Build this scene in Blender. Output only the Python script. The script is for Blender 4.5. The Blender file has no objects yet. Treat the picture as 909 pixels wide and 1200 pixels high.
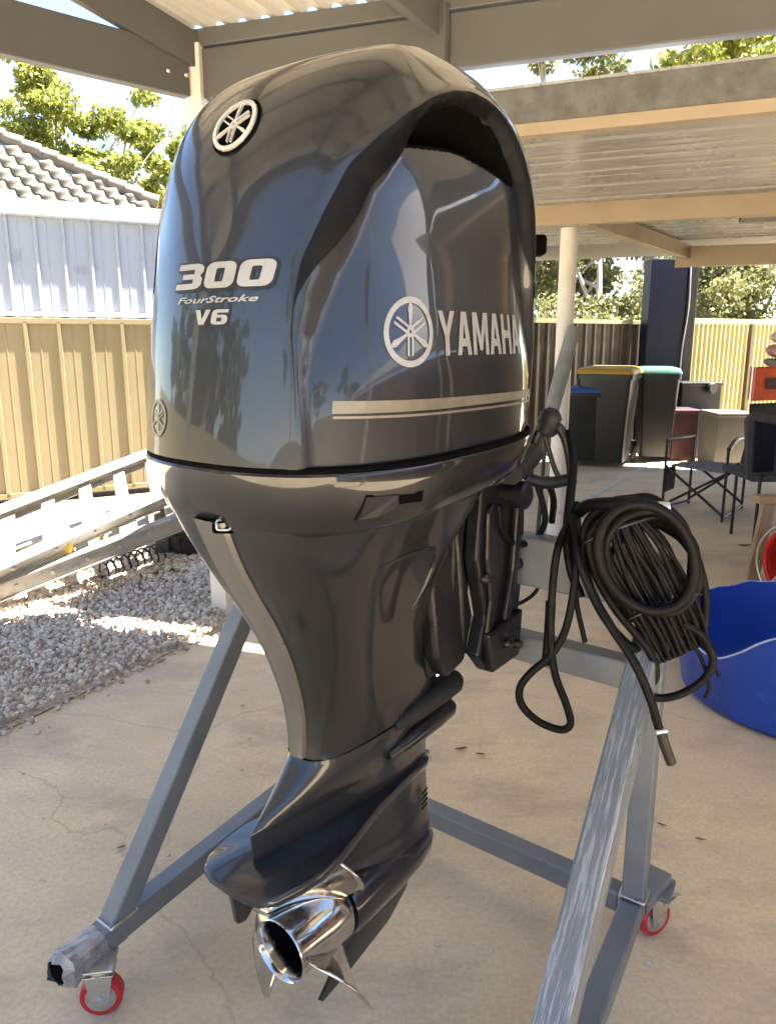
import bpy, bmesh, math, random
import numpy as np
from mathutils import Vector, Matrix, Euler
from mathutils.bvhtree import BVHTree

random.seed(7)
rng = np.random.default_rng(7)
S = bpy.context.scene
COL = S.collection

# ------------------------------------------------------------------ camera
CAM_H, FOC, PITCH = 1.45, 900.0, math.atan(200 / 900.0)
CP, SP = math.cos(PITCH), math.sin(PITCH)
cam_data = bpy.data.cameras.new('camera')
cam = bpy.data.objects.new('camera', cam_data)
COL.objects.link(cam)
cam.location = (0, 0, CAM_H)
cam.rotation_euler = (math.pi / 2 - PITCH, 0, 0)
cam_data.sensor_fit = 'VERTICAL'
cam_data.sensor_height = 24.0
cam_data.lens = 24.0 * FOC / 1200.0
cam_data.clip_start = 0.05
cam_data.clip_end = 2000
S.camera = cam

# ------------------------------------------------------------------ light
SUN_EL = math.radians(70)
SUN_H = Vector((0.983, 0.18, 0)).normalized()          # towards the sun, on plan
world = bpy.data.worlds.new('World')
S.world = world
world.use_nodes = True
wn, wl = world.node_tree.nodes, world.node_tree.links
bg = wn['Background']
sky = wn.new('ShaderNodeTexSky')
sky.sky_type = 'NISHITA'
sky.sun_disc = False
sky.sun_elevation = SUN_EL
sky.sun_rotation = math.atan2(SUN_H.x, SUN_H.y)
sky.air_density, sky.dust_density, sky.ozone_density = 1.0, 0.1, 1.5
sky.altitude = 300
wl.new(sky.outputs[0], bg.inputs[0])
bg.inputs[1].default_value = 0.052
sun_data = bpy.data.lights.new('sun', 'SUN')
sun_data.energy = 5.0
sun_data.angle = math.radians(0.6)
sun_data.color = (1.0, 0.965, 0.905)
sun = bpy.data.objects.new('sun', sun_data)
COL.objects.link(sun)
sd = Vector((SUN_H.x * math.cos(SUN_EL), SUN_H.y * math.cos(SUN_EL), math.sin(SUN_EL)))
sun.rotation_euler = sd.to_track_quat('Z', 'Y').to_euler()
sun.location = (6, -3, 12)
S.view_settings.view_transform = 'Standard'
S.view_settings.look = 'None'
S.view_settings.gamma = 1
S.view_settings.use_curve_mapping = False
S.view_settings.exposure = 3.38
S.cycles.use_denoising = True
S.cycles.max_bounces = 10
S.cycles.diffuse_bounces = 5
S.cycles.glossy_bounces = 4

# ------------------------------------------------------------------ helpers: measuring
def ray(x, y):
    u, v = (x - 454.5) / FOC, (600 - y) / FOC
    return Vector((u, CP + v * SP, -SP + v * CP))
def on_z(x, y, z=0.0):
    d = ray(x, y)
    return Vector((0, 0, CAM_H)) + d * ((z - CAM_H) / d.z)
def at(x, y, Y):
    d = ray(x, y)
    return Vector((0, 0, CAM_H)) + d * (Y / d.y)

# ------------------------------------------------------------------ helpers: objects
ORIG = {}
def tag(o, label=None, cat=None, group=None, kind=None):
    if label: o['label'] = label
    if cat: o['category'] = cat
    if group: o['group'] = group
    if kind: o['kind'] = kind
    return o
def thing(name, loc, label, cat, group=None):
    o = bpy.data.objects.new(name, None)
    o.empty_display_size = 0.1
    COL.objects.link(o)
    o.location = loc
    ORIG[o.name] = Vector(loc)
    return tag(o, label, cat, group)
def mesh_obj(name, verts, faces, mats, parent=None, smooth=False, fmat=None, origin=None):
    base = ORIG[parent.name] if parent is not None else (Vector(origin) if origin is not None else Vector((0, 0, 0)))
    me = bpy.data.meshes.new(name)
    me.from_pydata([(v[0] - base[0], v[1] - base[1], v[2] - base[2]) for v in verts], [], faces)
    if not isinstance(mats, (list, tuple)): mats = [mats]
    for m in mats: me.materials.append(m)
    if fmat is not None: me.polygons.foreach_set('material_index', fmat)
    if smooth: me.polygons.foreach_set('use_smooth', [True] * len(me.polygons))
    me.update()
    o = bpy.data.objects.new(name, me)
    COL.objects.link(o)
    if parent is not None:
        o.parent = parent
    elif origin is not None:
        o.location = base
    ORIG[o.name] = base
    return o
def recalc(o):
    bm = bmesh.new(); bm.from_mesh(o.data)
    bmesh.ops.recalc_face_normals(bm, faces=bm.faces)
    bm.to_mesh(o.data); bm.free()
    return o
def bevel(o, w=0.004, seg=2, angle=35, weighted=True):
    m = o.modifiers.new('bevel', 'BEVEL')
    m.width, m.segments, m.limit_method, m.angle_limit = w, seg, 'ANGLE', math.radians(angle)
    return o
def autosmooth(o, ang=35):
    bm = bmesh.new(); bm.from_mesh(o.data)
    bmesh.ops.recalc_face_normals(bm, faces=bm.faces)
    for f in bm.faces: f.smooth = True
    for e in bm.edges:
        e.smooth = not (len(e.link_faces) == 2 and e.calc_face_angle(0) > math.radians(ang))
    bm.to_mesh(o.data); bm.free()
    return o

class MB:
    """collects simple solids for one mesh"""
    def __init__(s): s.v, s.f = [], []
    def add(s, vs, fs):
        n = len(s.v); s.v += [tuple(v) for v in vs]; s.f += [tuple(i + n for i in f) for f in fs]; return s
    def box(s, lo, hi, rot=None, at=(0, 0, 0)):
        vs = [Vector((x, y, z)) for z in (lo[2], hi[2]) for y in (lo[1], hi[1]) for x in (lo[0], hi[0])]
        if rot is not None: vs = [rot @ v for v in vs]
        vs = [v + Vector(at) for v in vs]
        return s.add(vs, [(0, 2, 3, 1), (4, 5, 7, 6), (0, 1, 5, 4), (2, 6, 7, 3), (0, 4, 6, 2), (1, 3, 7, 5)])
    def beam(s, p0, p1, w, h, up=(0, 0, 1), shift=(0, 0)):
        p0, p1, up = Vector(p0), Vector(p1), Vector(up)
        d = (p1 - p0).normalized(); r = d.cross(up).normalized(); u = r.cross(d)
        vs = []
        for p in (p0, p1):
            for a, b in ((-1, -1), (1, -1), (1, 1), (-1, 1)):
                vs.append(p + r * (a * w / 2 + shift[0]) + u * (b * h / 2 + shift[1]))
        return s.add(vs, [(0, 1, 2, 3), (7, 6, 5, 4), (0, 4, 5, 1), (1, 5, 6, 2), (2, 6, 7, 3), (3, 7, 4, 0)])
    def prism(s, poly, axis_o, ax, ay, az, t0, t1):
        """poly of (x, y) in the frame ax, ay, extruded along az"""
        o, ax, ay, az = Vector(axis_o), Vector(ax), Vector(ay), Vector(az)
        n = len(poly)
        vs = [o + ax * x + ay * y + az * t for t in (t0, t1) for x, y in poly]
        return s.add(vs, [tuple(range(n))[::-1], tuple(range(n, 2 * n))] + [(i, (i + 1) % n, n + (i + 1) % n, n + i) for i in range(n)])
    def lathe(s, prof, o, axis=(0, 0, 1), n=32, cap=True):
        """prof: (radius, height along axis)"""
        q = Vector((0, 0, 1)).rotation_difference(Vector(axis)).to_matrix(); o = Vector(o)
        vs, fs = [], []
        for r, h in prof:
            for i in range(n):
                a = 2 * math.pi * i / n
                vs.append(o + q @ Vector((r * math.cos(a), r * math.sin(a), h)))
        for k in range(len(prof) - 1):
            for i in range(n):
                j = (i + 1) % n
                fs.append((k * n + i, k * n + j, (k + 1) * n + j, (k + 1) * n + i))
        if cap:
            fs.append(tuple(range(n))[::-1]); m = (len(prof) - 1) * n; fs.append(tuple(range(m, m + n)))
        return s.add(vs, fs)
    def tube(s, pts, r, n=8, closed=False, smooth=6, cap=True):
        pts = [Vector(p) for p in pts]
        if smooth:
            out = []; N = len(pts)
            rng_ = range(N if closed else N - 1)
            for i in rng_:
                p1, p2 = pts[i], pts[(i + 1) % N]
                p0 = pts[(i - 1) % N] if (closed or i > 0) else p1 * 2 - p2
                p3 = pts[(i + 2) % N] if (closed or i + 2 < N) else p2 * 2 - p1
                for k in range(smooth):
                    t = k / smooth
                    out.append(0.5 * ((2 * p1) + (p2 - p0) * t + (2 * p0 - 5 * p1 + 4 * p2 - p3) * t * t + (3 * p1 - p0 - 3 * p2 + p3) * t ** 3))
            if not closed: out.append(pts[-1])
            pts = out
        N = len(pts)
        rad = r if callable(r) else (lambda t: r)
        vs, fs = [], []
        nrm = None
        for i, p in enumerate(pts):
            a = pts[(i - 1) % N] if (closed or i > 0) else p
            b = pts[(i + 1) % N] if (closed or i < N - 1) else p
            d = (b - a)
            d = d.normalized() if d.length > 1e-9 else Vector((0, 0, 1))
            if nrm is None:
                nrm = d.orthogonal().normalized()
            else:
                nrm = (nrm - d * nrm.dot(d))
                nrm = nrm.normalized() if nrm.length > 1e-6 else d.orthogonal().normalized()
            bi = d.cross(nrm)
            rr = rad(i / max(1, N - 1))
            for k in range(n):
                an = 2 * math.pi * k / n
                vs.append(p + (nrm * math.cos(an) + bi * math.sin(an)) * rr)
        for i in range(N if closed else N - 1):
            i2 = (i + 1) % N
            for k in range(n):
                k2 = (k + 1) % n
                fs.append((i * n + k, i * n + k2, i2 * n + k2, i2 * n + k))
        if cap and not closed:
            fs.append(tuple(range(n))[::-1]); fs.append(tuple(range((N - 1) * n, N * n)))
        return s.add(vs, fs)
    def build(s, name, mat, parent=None, smooth=None, bev=None, origin=None, seg=2):
        o = mesh_obj(name, s.v, s.f, mat, parent, origin=origin)
        if smooth is not None: autosmooth(o, smooth)
        else: recalc(o)
        if bev: bevel(o, bev, seg)
        return o

def copy_tree(root, loc, rotz=None, label=None, group=None):
    r = root.copy(); COL.objects.link(r); r.location = loc
    if rotz is not None: r.rotation_euler = (0, 0, rotz)
    if label: r['label'] = label
    if group: r['group'] = group
    for ch in list(root.children):
        c = ch.copy(); COL.objects.link(c); c.parent = r
        for g in list(ch.children):
            d = g.copy(); COL.objects.link(d); d.parent = c
    return r

# ------------------------------------------------------------------ helpers: materials
def new_mat(name):
    m = bpy.data.materials.new(name); m.use_nodes = True
    return m, m.node_tree.nodes, m.node_tree.links, m.node_tree.nodes['Principled BSDF']
def coords(n, l, scale=(1, 1, 1), kind='Object'):
    tc = n.new('ShaderNodeTexCoord'); mp = n.new('ShaderNodeMapping'); mp.inputs['Scale'].default_value = scale
    l.new(tc.outputs[kind], mp.inputs[0]); return mp.outputs[0]
def noise(n, l, vec, scale, detail=4, rough=0.55):
    t = n.new('ShaderNodeTexNoise'); t.inputs['Scale'].default_value = scale; t.inputs['Detail'].default_value = detail
    t.inputs['Roughness'].default_value = rough; l.new(vec, t.inputs['Vector']); return t.outputs['Fac']
def ramp(n, l, fac, stops):
    r = n.new('ShaderNodeValToRGB'); l.new(fac, r.inputs[0])
    while len(r.color_ramp.elements) < len(stops): r.color_ramp.elements.new(0.5)
    for e, (p, c) in zip(r.color_ramp.elements, stops):
        e.position = p; e.color = (c, c, c, 1) if isinstance(c, (int, float)) else (*c, 1)
    return r.outputs[0]
def mix(n, l, fac, a, b, mode='MIX'):
    m = n.new('ShaderNodeMix'); m.data_type = 'RGBA'; m.blend_type = mode
    for sock, val in ((m.inputs[0], fac), (m.inputs[6], a), (m.inputs[7], b)):
        if hasattr(val, 'links'): l.new(val, sock)
        elif isinstance(val, (int, float)): sock.default_value = val
        else: sock.default_value = (*val, 1)
    return m.outputs[2]
def bump(n, l, b, h, strength=0.3, dist=0.01):
    t = n.new('ShaderNodeBump'); t.inputs['Strength'].default_value = strength; t.inputs['Distance'].default_value = dist
    l.new(h, t.inputs['Height']); l.new(t.outputs[0], b.inputs['Normal'])
def plain(name, col, rough=0.5, metal=0.0, var=0.15, scale=8.0, coat=0.0, bmp=0.0, bscale=60, dirt=None, rvar=0.12, spec=0.5, coat_rough=0.04):
    m, n, l, b = new_mat(name)
    v = coords(n, l)
    f = noise(n, l, v, scale, 5)
    lo = tuple(max(0, c * (1 - var)) for c in col); hi = tuple(min(1, c * (1 + var)) for c in col)
    c = ramp(n, l, f, [(0.3, lo), (0.7, hi)])
    if dirt:
        f2 = noise(n, l, v, dirt[1], 6, 0.65)
        c = mix(n, l, ramp(n, l, f2, [(dirt[2], 0.0), (dirt[2] + 0.14, 1.0)]), c, dirt[0])
    l.new(c, b.inputs['Base Color'])
    r = ramp(n, l, noise(n, l, v, scale * 2.3, 4), [(0.3, max(0.02, rough - rvar)), (0.7, min(1, rough + rvar))])
    l.new(r, b.inputs['Roughness'])
    b.inputs['Metallic'].default_value = metal
    b.inputs['Specular IOR Level'].default_value = spec
    b.inputs['Coat Weight'].default_value = coat
    b.inputs['Coat Roughness'].default_value = coat_rough
    if bmp: bump(n, l, b, noise(n, l, v, bscale, 6), bmp, 0.004)
    return m

def concrete_mat():
    m, n, l, b = new_mat('concrete')
    v = coords(n, l)
    big = noise(n, l, v, 0.55, 6, 0.6); mid = noise(n, l, v, 3.2, 8, 0.65); fine = noise(n, l, v, 70, 6, 0.7)
    c = ramp(n, l, big, [(0.36, (0.50, 0.385, 0.24)), (0.5, (0.76, 0.60, 0.37)), (0.62, (0.84, 0.65, 0.37))])
    c = mix(n, l, ramp(n, l, mid, [(0.36, 0.0), (0.70, 0.7)]), c, (0.62, 0.505, 0.37))
    st = noise(n, l, coords(n, l, (1, 1.7, 1)), 1.5, 9, 0.74)
    c = mix(n, l, ramp(n, l, st, [(0.50, 0.0), (0.66, 0.75)]), c, (0.40, 0.31, 0.215))
    st2 = noise(n, l, coords(n, l, (1.3, 0.8, 1)), 4.0, 6, 0.65)
    c = mix(n, l, ramp(n, l, st2, [(0.62, 0.0), (0.74, 0.55)]), c, (0.72, 0.61, 0.47))
    spl = noise(n, l, v, 11, 3, 0.5)
    c = mix(n, l, ramp(n, l, spl, [(0.70, 0.0), (0.76, 0.5)]), c, (0.27, 0.205, 0.15))
    c = mix(n, l, ramp(n, l, fine, [(0.35, 0.35), (0.6, 0.0)]), c, (0.36, 0.28, 0.2))
    vo = n.new('ShaderNodeTexVoronoi'); vo.feature = 'DISTANCE_TO_EDGE'; vo.inputs['Scale'].default_value = 0.55
    wv = n.new('ShaderNodeVectorMath'); wv.operation = 'ADD'
    nv = n.new('ShaderNodeTexNoise'); nv.inputs['Scale'].default_value = 2.2; nv.inputs['Detail'].default_value = 8; l.new(v, nv.inputs['Vector'])
    sc_ = n.new('ShaderNodeVectorMath'); sc_.operation = 'SCALE'; sc_.inputs['Scale'].default_value = 0.5; l.new(nv.outputs['Color'], sc_.inputs[0])
    l.new(v, wv.inputs[0]); l.new(sc_.outputs[0], wv.inputs[1]); l.new(wv.outputs[0], vo.inputs['Vector'])
    c = mix(n, l, ramp(n, l, vo.outputs['Distance'], [(0.001, 0.32), (0.004, 0.0)]), c, (0.24, 0.18, 0.13))
    l.new(c, b.inputs['Base Color'])
    l.new(ramp(n, l, mid, [(0.3, 0.55), (0.7, 0.85)]), b.inputs['Roughness'])
    hm = mix(n, l, 0.5, fine, mid)
    bump(n, l, b, hm, 0.25, 0.004)
    return m

def cowl_mat(name='motor_paint', col=(0.030, 0.035, 0.046), rough=0.34):
    m, n, l, b = new_mat(name)
    v = coords(n, l)
    fl = n.new('ShaderNodeTexVoronoi'); fl.inputs['Scale'].default_value = 900; l.new(v, fl.inputs['Vector'])
    c = mix(n, l, ramp(n, l, fl.outputs['Distance'], [(0.0, 0.28), (0.5, 0.0)]), col, tuple(min(1, x * 3) for x in col))
    dust = noise(n, l, v, 14, 7, 0.7)
    c = mix(n, l, ramp(n, l, dust, [(0.55, 0.0), (0.85, 0.10)]), c, (0.2, 0.18, 0.15))
    l.new(c, b.inputs['Base Color'])
    b.inputs['Metallic'].default_value = 0.55
    b.inputs['Roughness'].default_value = rough
    b.inputs['Coat Weight'].default_value = 1.0
    b.inputs['Coat IOR'].default_value = 1.42
    l.new(ramp(n, l, dust, [(0.35, 0.015), (0.8, 0.07)]), b.inputs['Coat Roughness'])
    wv = noise(n, l, v, 3.0, 2)
    t = n.new('ShaderNodeBump'); t.inputs['Strength'].default_value = 0.05; t.inputs['Distance'].default_value = 0.02
    l.new(wv, t.inputs['Height']); l.new(t.outputs[0], b.inputs['Coat Normal'])
    return m

def leaf_mat(name, c0, c1):
    m, n, l, b = new_mat(name)
    v = coords(n, l)
    g = n.new('ShaderNodeNewGeometry')
    f = n.new('ShaderNodeMix'); f.data_type = 'FLOAT'
    c = mix(n, l, g.outputs['Random Per Island'], c0, c1)
    c = mix(n, l, ramp(n, l, noise(n, l, v, 0.7, 3), [(0.4, 0.0), (0.7, 0.5)]), c, tuple(x * 1.4 for x in c1))
    l.new(c, b.inputs['Base Color'])
    b.inputs['Roughness'].default_value = 0.55
    tr = n.new('ShaderNodeBsdfTranslucent'); l.new(c, tr.inputs[0])
    ms = n.new('ShaderNodeMixShader'); ms.inputs[0].default_value = 0.45
    l.new(b.outputs[0], ms.inputs[1]); l.new(tr.outputs[0], ms.inputs[2])
    l.new(ms.outputs[0], n['Material Output'].inputs[0])
    return m

def bark_mat(name, c0, c1):
    m, n, l, b = new_mat(name)
    v = coords(n, l, (1, 1, 0.25))
    f = noise(n, l, v, 6, 7, 0.65)
    l.new(ramp(n, l, f, [(0.35, c0), (0.65, c1)]), b.inputs['Base Color'])
    b.inputs['Roughness'].default_value = 0.85
    bump(n, l, b, f, 0.5, 0.02)
    return m

def stone_mat():
    m, n, l, b = new_mat('gravel_stone')
    g = n.new('ShaderNodeNewGeometry')
    c = ramp(n, l, g.outputs['Random Per Island'], [(0.0, (0.30, 0.25, 0.20)), (0.3, (0.58, 0.52, 0.43)), (0.6, (0.72, 0.66, 0.55)), (0.85, (0.50, 0.40, 0.31)), (1.0, (0.86, 0.79, 0.68))])
    f = noise(n, l, coords(n, l), 90, 5, 0.6)
    c = mix(n, l, ramp(n, l, f, [(0.35, 0.3), (0.65, 0.0)]), c, (0.16, 0.14, 0.12))
    l.new(c, b.inputs['Base Color']); b.inputs['Roughness'].default_value = 0.85
    return m

def stand_mat(name, worn=0.0):
    m, n, l, b = new_mat(name)
    v = coords(n, l)
    f = noise(n, l, v, 9, 6, 0.6)
    c = ramp(n, l, f, [(0.3, (0.135, 0.152, 0.168)), (0.7, (0.18, 0.20, 0.215))])
    scr = noise(n, l, coords(n, l, (46, 46, 2.2)), 3.0, 9, 0.75)
    thr = 0.64 - worn * 0.14
    w = ramp(n, l, scr, [(thr, 0.0), (thr + 0.06, 1.0)])
    c = mix(n, l, w, c, (0.36, 0.39, 0.425))  # pale streaks: worn paint, with sky highlights put into the colour
    rust = noise(n, l, v, 23, 6, 0.7)
    c = mix(n, l, ramp(n, l, rust, [(0.66, 0.0), (0.74, 0.5)]), c, (0.16, 0.10, 0.07))
    l.new(c, b.inputs['Base Color'])
    l.new(mix(n, l, w, (0.1, 0.1, 0.1), (0.45, 0.45, 0.45)), b.inputs['Metallic'])
    l.new(ramp(n, l, f, [(0.3, 0.26 + 0.1 * (1 - worn)), (0.7, 0.42)]), b.inputs['Roughness'])
    bump(n, l, b, scr, 0.12, 0.002)
    return m

M = dict(
    concrete=concrete_mat(),
    ground=plain('bare_earth', (0.22, 0.18, 0.12), 0.95, var=0.35, scale=1.5, dirt=((0.10, 0.13, 0.05), 0.6, 0.52), bmp=0.4, bscale=20),
    gravel_base=plain('gravel_bed', (0.52, 0.42, 0.31), 0.95, var=0.5, scale=45, bmp=0.8, bscale=80),
    stone=stone_mat(),
    carport=plain('carport_paint', (0.100, 0.099, 0.095), 0.45, var=0.07, scale=2.0, dirt=((0.12, 0.105, 0.088), 3.0, 0.62), bmp=0.08),
    sheet=plain('roof_sheet_cream', (0.56, 0.54, 0.50), 0.4, var=0.06, scale=2.5, dirt=((0.40, 0.365, 0.32), 2.4, 0.60)),
    cream=plain('patio_cream', (0.38, 0.30, 0.205), 0.5, var=0.09, scale=3, dirt=((0.35, 0.25, 0.15), 4.0, 0.60)),
    fascia=plain('weathered_fascia', (0.13, 0.128, 0.122), 0.7, var=0.3, scale=14, dirt=((0.12, 0.11, 0.10), 20, 0.55), bmp=0.3),
    soffit=plain('patio_sheet', (0.31, 0.305, 0.29), 0.28, var=0.05, scale=1.2),
    post_white=plain('post_paint', (0.72, 0.68, 0.62), 0.5, var=0.08, scale=6, dirt=((0.38, 0.33, 0.27), 9, 0.60)),
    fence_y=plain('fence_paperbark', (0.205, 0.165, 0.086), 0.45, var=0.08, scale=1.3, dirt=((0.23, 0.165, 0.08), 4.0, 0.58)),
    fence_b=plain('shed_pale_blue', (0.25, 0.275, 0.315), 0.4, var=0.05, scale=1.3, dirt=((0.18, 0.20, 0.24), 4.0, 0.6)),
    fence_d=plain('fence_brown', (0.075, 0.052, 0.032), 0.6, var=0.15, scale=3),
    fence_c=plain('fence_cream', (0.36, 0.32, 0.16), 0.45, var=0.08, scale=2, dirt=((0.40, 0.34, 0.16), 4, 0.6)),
    tile=plain('roof_tile', (0.165, 0.135, 0.098), 0.8, var=0.25, scale=5, dirt=((0.10, 0.085, 0.068), 6, 0.53), bmp=0.3),
    tile_grey=plain('roof_grey', (0.24, 0.22, 0.22), 0.7, var=0.15, scale=4),
    wall=plain('render_wall', (0.50, 0.44, 0.36), 0.8, var=0.1, scale=3),
    brick=plain('brick_wall', (0.16, 0.085, 0.055), 0.8, var=0.25, scale=6),
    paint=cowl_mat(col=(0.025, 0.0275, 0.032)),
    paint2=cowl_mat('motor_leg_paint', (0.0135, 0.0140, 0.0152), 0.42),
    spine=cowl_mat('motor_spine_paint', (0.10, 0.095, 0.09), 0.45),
    black=plain('black_plastic', (0.006, 0.006, 0.0065), 0.45, var=0.2, scale=20),
    trim=plain('hood_trim_satin', (0.0035, 0.0035, 0.004), 0.45, var=0.1, scale=20, spec=0.14),
    badge=plain('badge_print', (0.13, 0.12, 0.10), 0.4, var=0.1, scale=40),
    void=plain('intake_black', (0.0015, 0.0015, 0.0015), 0.9, var=0.1, scale=20, spec=0.05),
    bracket=plain('bracket_paint', (0.011, 0.011, 0.012), 0.38, metal=0.3, var=0.2, scale=12, dirt=((0.12, 0.11, 0.10), 18, 0.66), bmp=0.15, bscale=70),
    rubber=plain('rubber', (0.008, 0.008, 0.008), 0.62, var=0.3, scale=25, dirt=((0.07, 0.06, 0.05), 30, 0.62), bmp=0.15),
    hose=plain('hose_rubber', (0.0035, 0.0035, 0.0035), 0.55, var=0.3, scale=30, dirt=((0.012, 0.010, 0.009), 45, 0.66), bmp=0.2, bscale=120, spec=0.16),
    silver=plain('decal_silver', (0.33, 0.32, 0.30), 0.42, metal=0.35, var=0.08, scale=60),
    gold=plain('decal_champagne', (0.20, 0.18, 0.145), 0.40, metal=0.45, var=0.06, scale=30),
    chrome=plain('badge_chrome', (0.80, 0.80, 0.79), 0.22, metal=0.6, var=0.05, scale=40),
    steel=plain('propeller_steel', (0.66, 0.64, 0.61), 0.14, metal=1.0, var=0.10, scale=25, rvar=0.08, bmp=0.06, bscale=30),
    zinc=plain('zinc', (0.55, 0.55, 0.54), 0.35, metal=0.9, var=0.12, scale=30),
    stand=stand_mat('stand_paint', 0.0), stand_worn_sheen=stand_mat('stand_paint_worn_sheen', 1.0),
    tape=plain('silver_wrap', (0.30, 0.30, 0.31), 0.35, metal=0.3, var=0.25, scale=30, bmp=0.5, bscale=30),
    red=plain('caster_red', (0.50, 0.020, 0.025), 0.4, var=0.2, scale=20, dirt=((0.2, 0.06, 0.05), 30, 0.6)),
    alu=plain('ladder_aluminium', (0.42, 0.39, 0.34), 0.5, metal=0.1, var=0.12, scale=9, dirt=((0.25, 0.22, 0.18), 14, 0.57)),
    teal=plain('teal_cap', (0.05, 0.20, 0.25), 0.5, var=0.2, scale=12, dirt=((0.3, 0.33, 0.33), 25, 0.58)),
    yellow=plain('yellow_plastic', (0.62, 0.42, 0.05), 0.5, var=0.2, scale=10),
    bin=plain('bin_plastic', (0.007, 0.008, 0.0075), 0.42, var=0.15, scale=2, dirt=((0.016, 0.015, 0.014), 2.5, 0.60), rvar=0.05),
    lid_y=plain('lid_yellow', (0.40, 0.25, 0.02), 0.45, var=0.1, scale=6),
    lid_b=plain('lid_blue', (0.03, 0.09, 0.30), 0.4, var=0.1, scale=6),
    lid_g=plain('lid_green', (0.05, 0.15, 0.11), 0.4, var=0.1, scale=6),
    tub=plain('tub_blue', (0.012, 0.055, 0.36), 0.38, var=0.10, scale=5, dirt=((0.03, 0.10, 0.50), 9, 0.60), rvar=0.08),
    tub_worn=plain('tub_scuff', (0.35, 0.42, 0.62), 0.6, var=0.2, scale=40),
    navy=plain('navy_panel', (0.006, 0.008, 0.022), 0.5, var=0.1, scale=1, rvar=0.02, spec=0.25),
    fabric=plain('chair_fabric', (0.055, 0.055, 0.062), 0.9, var=0.2, scale=30, bmp=0.4, bscale=300),
    fabric_g=plain('chair_seat_grey', (0.17, 0.17, 0.20), 0.9, var=0.2, scale=20, bmp=0.4, bscale=300),
    frame=plain('chair_frame', (0.02, 0.02, 0.02), 0.4, metal=0.3, var=0.2, scale=20),
    redhose=plain('red_cable', (0.62, 0.018, 0.012), 0.4, var=0.2, scale=14),
    wood=plain('raw_timber', (0.34, 0.25, 0.16), 0.75, var=0.2, scale=9),
    maroon=plain('maroon_crate', (0.045, 0.012, 0.014), 0.5, var=0.2, scale=9),
    bluebox=plain('blue_drum', (0.025, 0.045, 0.13), 0.45, var=0.2, scale=9),
    greybox=plain('grey_panel', (0.085, 0.08, 0.072), 0.7, var=0.12, scale=5),
    orange=plain('orange_plastic', (0.50, 0.075, 0.02), 0.45, var=0.2, scale=9, dirt=((0.35, 0.04, 0.02), 12, 0.55)),
    pink=plain('pink_cloth', (0.55, 0.26, 0.27), 0.9, var=0.15, scale=12),
    white=plain('white_plastic', (0.5, 0.5, 0.48), 0.45, var=0.06, scale=9),
    leafdry=plain('dry_leaf', (0.16, 0.085, 0.04), 0.8, var=0.3, scale=60),
    pebble=plain('pebble', (0.60, 0.54, 0.44), 0.8, var=0.2, scale=80, bmp=0.3),
    plugbrown=plain('connector_brown', (0.022, 0.014, 0.010), 0.55, var=0.2, scale=40),
    tyre=plain('tyre', (0.015, 0.015, 0.015), 0.8, var=0.3, scale=20, bmp=0.4, bscale=40),
    umb=plain('umbrella_grey', (0.20, 0.21, 0.21), 0.7, var=0.15, scale=12),
    leafA=leaf_mat('gum_leaf', (0.11, 0.135, 0.022), (0.26, 0.26, 0.05)),
    leafB=leaf_mat('gum_leaf_dark', (0.045, 0.075, 0.022), (0.11, 0.14, 0.035)),
    leafC=leaf_mat('shrub_leaf', (0.085, 0.10, 0.035), (0.23, 0.21, 0.08)),
    bark=bark_mat('gum_bark', (0.17, 0.14, 0.11), (0.46, 0.40, 0.33)),
)

# ================================================================== SETTING
def sheet(name, pts, z, mat):
    return tag(mesh_obj(name, [(x, y, z) for x, y in pts], [tuple(range(len(pts)))], mat), kind='structure')
sheet('ground', [(-300, -300), (300, -300), (300, 300), (-300, 300)], -0.02, M['ground'])
EDGE = [on_z(-260, 975), on_z(0, 860), on_z(100, 812), on_z(190, 770), on_z(255, 742), on_z(262, 690), on_z(262, 655)]
slab = [(p.x, p.y) for p in EDGE] + [(-1.2, 7.2), (-0.9, 7.9), (13, 15.2), (13, -9), (-7, -9), (-7, 0.2)]
sheet('concrete_slab', slab, 0.0, M['concrete'])

# gravel bed with loose stones
gp = [(p.x, p.y) for p in EDGE] + [(-1.2, 6.9), (-3.4, 6.7), (-8, 4.4), (-8, 0.6)]
sheet('gravel_bed', gp, 0.004, M['gravel_base'])
def inside(poly, x, y):
    c = False; j = len(poly) - 1
    for i in range(len(poly)):
        xi, yi = poly[i]; xj, yj = poly[j]
        if (yi > y) != (yj > y) and x < (xj - xi) * (y - yi) / (yj - yi) + xi: c = not c
        j = i
    return c
def icosa():
    p = (1 + 5 ** .5) / 2
    v = np.array([(-1, p, 0), (1, p, 0), (-1, -p, 0), (1, -p, 0), (0, -1, p), (0, 1, p), (0, -1, -p), (0, 1, -p), (p, 0, -1), (p, 0, 1), (-p, 0, -1), (-p, 0, 1)], float)
    v /= np.linalg.norm(v[0])
    f = [(0, 11, 5), (0, 5, 1), (0, 1, 7), (0, 7, 10), (0, 10, 11), (1, 5, 9), (5, 11, 4), (11, 10, 2), (10, 7, 6), (7, 1, 8), (3, 9, 4), (3, 4, 2), (3, 2, 6), (3, 6, 8), (3, 8, 9), (4, 9, 5), (2, 4, 11), (6, 2, 10), (8, 6, 7), (9, 8, 1)]
    return v, f
IV, IF = icosa()
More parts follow.
